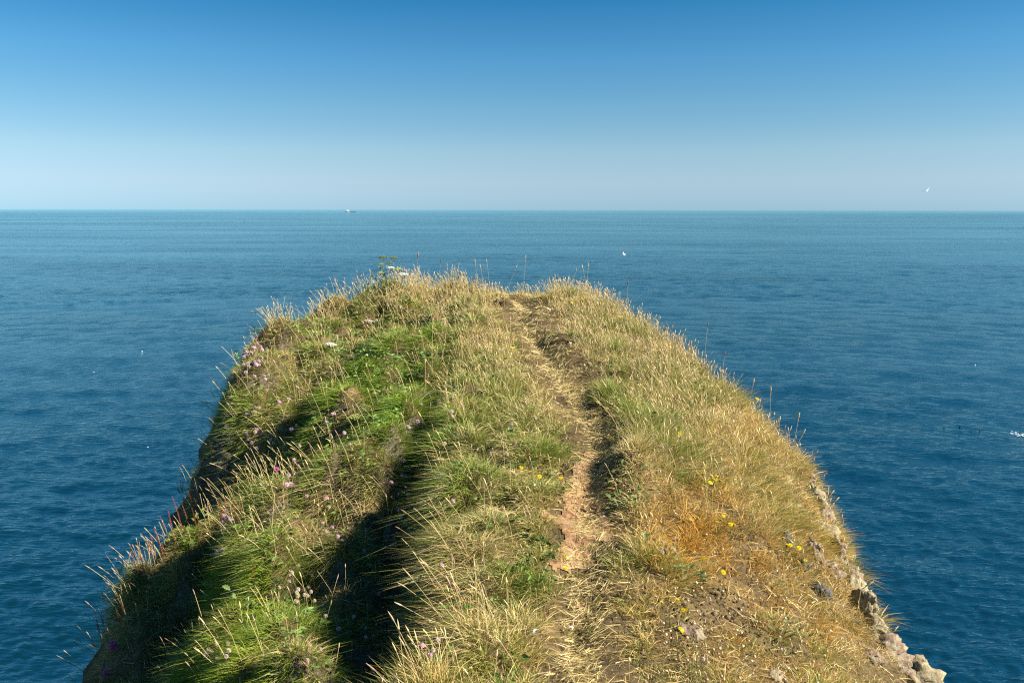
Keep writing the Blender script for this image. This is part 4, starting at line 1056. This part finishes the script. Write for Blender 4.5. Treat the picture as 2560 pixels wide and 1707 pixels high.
stalk("thin tan stalk left of the paired stalks on the skyline", (1187,650), (1200,725), 11.7)
stalk("short tan stalk between two taller ones on the skyline", (1200,662), (1212,725), 11.7)
stalk("dark headed stalk on the skyline right of the brown seed heads", (1102,647), (1094,715), 11.5, (.16, .09, .05))
stalk("thick brown spike tallest among the brown seed heads on the left crest", (1045,634), (1042,712), 11.3, (.30, .15, .08), .5, .010)
stalk("brown stalk on the skyline at the top of the right shoulder", (1441,672), (1425,720), 11.7, (.42, .26, .12))
stalk("bare thin stalk on the skyline of the right shoulder", (1471,660), (1467,722), 11.6)
stalk("thin stalk bending left on the skyline of the right shoulder", (1455,663), (1470,730), 11.6)
stalk("dark stalk against the water on the upper right edge", (1570,702), (1566,775), 11.0, (.20, .13, .09))
stalk("dark seed stalk standing out over the water, upper right slope", (1770,806), (1762,865), 9.8, (.22, .14, .10))
stalk("curved dark stalk on the right edge below the upper shoulder", (1812,880), (1800,935), 9.2, (.22, .14, .10))
stalk("pale stalk leaning right over the water on the right edge", (1885,948), (1865,985), 8.6)
stalk("upright pale stalk above the orange patch on the right edge", (1927,968), (1926,1020), 8.3)
stalk("pale stalk leaning out over water beside the orange patch", (1998,1034), (1975,1090), 7.8)
stalk("bent pale stalk arching right above the topmost rock", (2012,1075), (1980,1110), 7.4)
stalk("stalk slanting out over the water above the topmost rock", (2083,1228), (2045,1262), 6.2)
stalk("lower slanting stalk just right of the topmost rock", (2095,1245), (2055,1275), 6.1)
stalk("pale stalk leaning right over the water below the dry thrift", (2180,1455), (2130,1500), 5.2)
stalk("short stalk leaning right above the tall lichened rock", (2176,1476), (2135,1510), 5.2)
stalk("pale stalk leaning over the water above the corner boulder", (2242,1568), (2205,1620), 4.7)
stalk("long straw stalk at the bottom edge left of the foreground tuft", (745,1668), (768,1720), 4.0)

# feathers caught in the grass
def feather(label, px, py, L=.035):
    p = bloom(px, py, .05, .25); mb = MB(); n = 7
    for i in range(n - 1):
        t0, t1 = i / (n - 1), (i + 1) / (n - 1); w0, w1 = L * .22 * math.sin(math.pi * (t0 * .9 + .08)), L * .22 * math.sin(math.pi * (t1 * .9 + .08)) * (.2 if i == n - 2 else 1)
        z0, z1 = L * .25 * math.sin(t0 * 3), L * .25 * math.sin(t1 * 3)
        mb.poly([(-w0, t0 * L, z0 + w0 * .4), (0, t0 * L, z0), (0, t1 * L, z1), (-w1, t1 * L, z1 + w1 * .4)], (.80, .80, .78)); mb.poly([(0, t0 * L, z0), (w0, t0 * L, z0 + w0 * .4), (w1, t1 * L, z1 + w1 * .4), (0, t1 * L, z1)], (.74, .74, .73))
    o = mb.build("feather", M_PETAL); o.location = wz(p); o.rotation_euler = (random.uniform(-.3, .5), random.uniform(-.5, .5), random.uniform(0, 6))
    return tag(o, label, "feather", "white feathers caught in the grass")
feather("white feather on the right edge of the bare path", 1505, 1291)
feather("white feather in the grass left of the bare path by the leaf rosette", 1339, 1209)
feather("white feather lying in the tall straw right of the path", 1630, 1088)
feather("white feather beside the dark brown stone near the right edge", 2030, 1497)
feather("white feather near the bottom edge just left of the path", 1335, 1583)
feather("white feather on trodden turf at the bottom, right of the path", 1420, 1572)
feather("white feather in the shaded grass under the hanging straw tussock", 852, 1349)

# dry cream bracts and spent heads scattered through the lower right turf
def build_bracts():
    mb = MB()
    spots = [(random.uniform(1650, 2200), random.uniform(1420, 1707)) for _ in range(230)] + [(random.uniform(1550, 2000), random.uniform(1050, 1420)) for _ in range(70)]
    for x, y in spots:
        if x > 1990 + (y - 1420) * .75: continue
        p = place(x, y, random.uniform(.03, .07)); k = random.choice([(.62, .50, .30), (.60, .42, .28), (.52, .36, .20), (.66, .58, .40)])
        mb.blob(wz(p), random.uniform(.004, .0085), k, jit=.35, squash=.9)
    tag(mb.build("dry_flowers", M_SEED), "scattered dry cream flower heads in the lower right turf", "flowers", kind="stuff")
build_bracts()
def build_clods():
    mb = MB()
    for _ in range(330):
        if random.random() < .7: x, y = random.gauss(1785, 75), random.gauss(1520, 48)
        else: x, y = random.uniform(1650, 2150), random.uniform(1440, 1707)
        if x > 1960 + (y - 1420) * .75: continue
        p = place(x, y, random.uniform(0, .012)); k = random.choice([(.05, .034, .022), (.085, .058, .036), (.14, .10, .06), (.20, .15, .10)])
        mb.blob(wz(p), random.uniform(.004, .02) * random.uniform(.3, 1), k, jit=.4, squash=.7)
    tag(mb.build("soil_clods", M_SEED), "crumbling dark peat clods on the bare soil at lower right", "soil", kind="stuff")
build_clods()

# ------------------------------------------------------------------ birds, foam and the ship
M_WHITE = plain("white feathers", (.80, .80, .79), .7, .2, .06); M_GREY = plain("grey wing", (.36, .38, .41), .7, .2, .1); M_BLACK = plain("dark plumage", (.03, .028, .026), .6, .2, .2); M_BILL = plain("yellow bill", (.65, .42, .05), .5, .3, .1)
def lathe(prof, n=8):
    v, f = [], []
    for x, r in prof:
        for k in range(n):
            a = 2 * math.pi * k / n; v.append((r * math.cos(a), x, r * math.sin(a)))
    for i in range(len(prof) - 1):
        for k in range(n): f.append((i * n + k, i * n + (k + 1) % n, (i + 1) * n + (k + 1) % n, (i + 1) * n + k))
    f.append(tuple(range(n))); f.append(tuple((len(prof) - 1) * n + k for k in reversed(range(n))))
    me = bpy.data.meshes.new("body"); me.from_pydata(v, [], f); me.polygons.foreach_set("use_smooth", np.ones(len(f), bool)); return me
BODY = [(-.24, .012), (-.16, .045), (-.02, .075), (.10, .065), (.17, .045), (.21, .042), (.25, .03), (.28, .008)]
def gull(label, loc, rz, dihed, bank, scale=1.0):
    o = empty("gull", loc); o.rotation_euler = (0, bank, rz); o.scale = (scale,) * 3
    link("body", lathe(BODY), M_WHITE, o); 
    mb = MB(); mb.poly([(-.02, -.2, .01), (.02, -.2, .01), (.06, -.34, .01), (-.06, -.34, .01)], (.8, .8, .8)); mb.build("tail", M_WHITE, o)
    mb = MB(); mb.spindle((0, .26, -.005), (0, 1, -.1), .06, .011, (.7, .5, .1), 5); mb.build("bill", M_BILL, o)
    for s in (-1, 1):
        me = bpy.data.meshes.new("wing"); c, q = math.cos(dihed), math.sin(dihed)
        sec = [(.03, .13, -.09, 0), (.26, .17, -.05, q * .24), (.48, .10, -.06, q * .34), (.68, -.06, -.09, q * .36)]
        v, f = [], []
        for x, y0, y1, z in sec: v += [(s * x * (c * .2 + .8), y0, .03 + z), (s * x * (c * .2 + .8), (y0 + y1) / 2, .048 + z), (s * x * (c * .2 + .8), y1, .025 + z), (s * x * (c * .2 + .8), (y0 + y1) / 2, .018 + z)]
        for i in range(3):
            for k in range(4): f.append((i * 4 + k, i * 4 + (k + 1) % 4, i * 4 + 4 + (k + 1) % 4, i * 4 + 4 + k))
        f += [(0, 1, 2, 3), (12, 13, 14, 15)]
        me.from_pydata(v, [], f); link("wing", me, M_WHITE if s < 0 else M_GREY, o)
    return tag(o, label, "bird", "gulls in flight")
def far(px, py, dist):
    d = ray(px, py); return wz(d / np.linalg.norm(d) * dist)
gull("white gull flying high in the pale sky at right", far(2318, 478, 120), 2.3, .8, .5, .95)
gull("white gull gliding low over the sea right of the skyline stalks", far(1560, 636, 140), 1.75, .25, -.45, 1.0)
def floater(px, py, material, label, group, size=1.0):
    d = ray(px, py); p = d * (-(SEA - .05) / d[2]); 
    o = empty("seabird", (p[0], p[1], .03)); o.rotation_euler = (0, 0, random.uniform(0, 6)); o.scale = (size,) * 3
    b = link("body", lathe([(-.2, .01), (-.12, .06), (0, .085), (.12, .07), (.18, .02)]), material, o); b.location = (0, 0, .04)
    h = MB(); h.tube([(0, .13, .06), (0, .16, .13)], .035, .03, (1, 1, 1), 6); h.blob((0, .175, .15), .04, (1, 1, 1), jit=.05); h.spindle((0, .2, .15), (0, 1, -.1), .06, .012, (1, 1, 1), 4)
    h.build("head", material, o)
    return tag(o, label, "bird", group)
for x, y, lab in [(1388,659,"white speck of a seabird on the sea just right of the tallest skyline stalk"),(1500,659,"white speck of a seabird on the sea below the low gliding gull"),
                  (370,1118,"white seabird on the near water left of the dark cliff"),(152,756,"white speck of a seabird highest on the far left water"),(1975,725,"tiny white seabird on the sea right of the upper right slope"),
                  (1998,908,"white seabird on the water off the middle of the right slope"),(2438,912,"white speck of a seabird near the right border of the sea"),(355,878,"tiny white seabird on the left sea level with the thrift bunch"),(235,930,"lower of two tiny white seabirds on the left sea")]:
    floater(x, y, M_WHITE, lab, "white seabirds floating on the water", .42)
for x, y, lab in [(2360,1069,"small dark seabird just left of the largest of the dark flock"),(2428,1074,"small dark seabird just right of the largest of the dark flock"),(2449,1073,"small dark seabird furthest right in the dark flock"),
                  (2264,1076,"small dark seabird alone at the left end of the dark flock"),(2438,1067,"small dark seabird at the back of the dark flock")]:
    floater(x, y, M_BLACK, lab, "dark seabirds floating off the right side", .4)
floater(2399, 1066, M_BLACK, "largest dark seabird of the loose flock on the water at right", "dark seabirds floating off the right side", .6)

def build_foam():
    mb = MB(); d = ray(2552, 1094); c = d * (-SEA / d[2]); g = random.Random(4)
    for k in range(110):
        u = g.gauss(0, 1); v = g.gauss(0, .55); x = c[0] + .6 + u * .7 + v * .4; y = c[1] - u * .5 + v * .7
        r = g.uniform(.02, .085); a0 = g.uniform(0, 6)
        ang = [a0 + 6.283 * i / 6 for i in range(6)]; rr = [r * g.uniform(.5, 1.2) for _ in ang]
        mb.poly([(x + q * 1.5 * math.cos(a), y + q * .8 * math.sin(a), .20 + g.uniform(0, .05)) for a, q in zip(ang, rr)], (.75, .78, .78))
    tag(mb.build("foam", M_PETAL), "white foam breaking over a hidden rock at the right edge", "foam", kind="stuff")
build_foam()

def build_ship():
    D = 6500.0; p = at_y(877, 531, D); o = empty("supply_ship", (p[0], p[1], 0)); o.scale = (.78, .78, .62); o.rotation_euler = (0, 0, math.radians(4))
    navy = plain("navy hull paint", (.035, .06, .09), .5, .4, .1, .2); white = plain("white ship paint", (.55, .57, .58), .4, .4, .04, .2); deck = plain("grey green deck", (.10, .14, .15), .7, .3, .1, .2); glass = plain("dark bridge glass", (.02, .03, .04), .15, .5, .1, .2)
    def prism(name, out, z0, z1, m, flare=1.0, parent=None):
        n = len(out); v = [(x, y, z0) for x, y in out] + [(x * 1.0, y * flare, z1) for x, y in out]
        f = [tuple(reversed(range(n))), tuple(range(n, 2 * n))] + [(i, (i + 1) % n, n + (i + 1) % n, n + i) for i in range(n)]
        me = bpy.data.meshes.new(name); me.from_pydata(v, [], f); return link(name, me, m, parent or o)
    hull = [(-54, 0), (-48, -6), (-38, -10), (-20, -11), (50, -11), (54, -9), (54, 9), (50, 11), (-20, 11), (-38, 10), (-48, 6)]
    prism("hull", hull, -2, 5.0, navy, 1.08)
    prism("bow", [(-57, 0), (-50, -7), (-38, -11), (-14, -11.6), (-14, 11.6), (-38, 11), (-50, 7)], 5.0, 11.5, white, 1.05)
    prism("cargo_deck", [(-13, -10), (53, -10), (53, 10), (-13, 10)], 5.0, 6.4, deck)
    box = lambda x0, x1, y: [(x0, -y), (x1, -y), (x1, y), (x0, y)]
    a = prism("accommodation", box(-44, -17, 10), 11.5, 21, white); b = prism("wheelhouse", box(-40, -22, 8), 24, 30, white)
    prism("window_band", box(-39.2, -22.8, 7.6), 21, 24, glass, 1.0, b)
    prism("funnel", box(-20.5, -17.5, 2.2), 21, 29, deck, 1.0, a)
    mst = prism("mast", box(-32, -30, 1), 30, 43, white); prism("mast_yard", box(-31.6, -30.4, 5), 38, 39, white, 1.0, mst)
    prism("crane", box(-9, -7, 1), 6.4, 15, white)
    tag(o, "small white and navy ship with long low stern on the horizon", "ship")
build_ship()
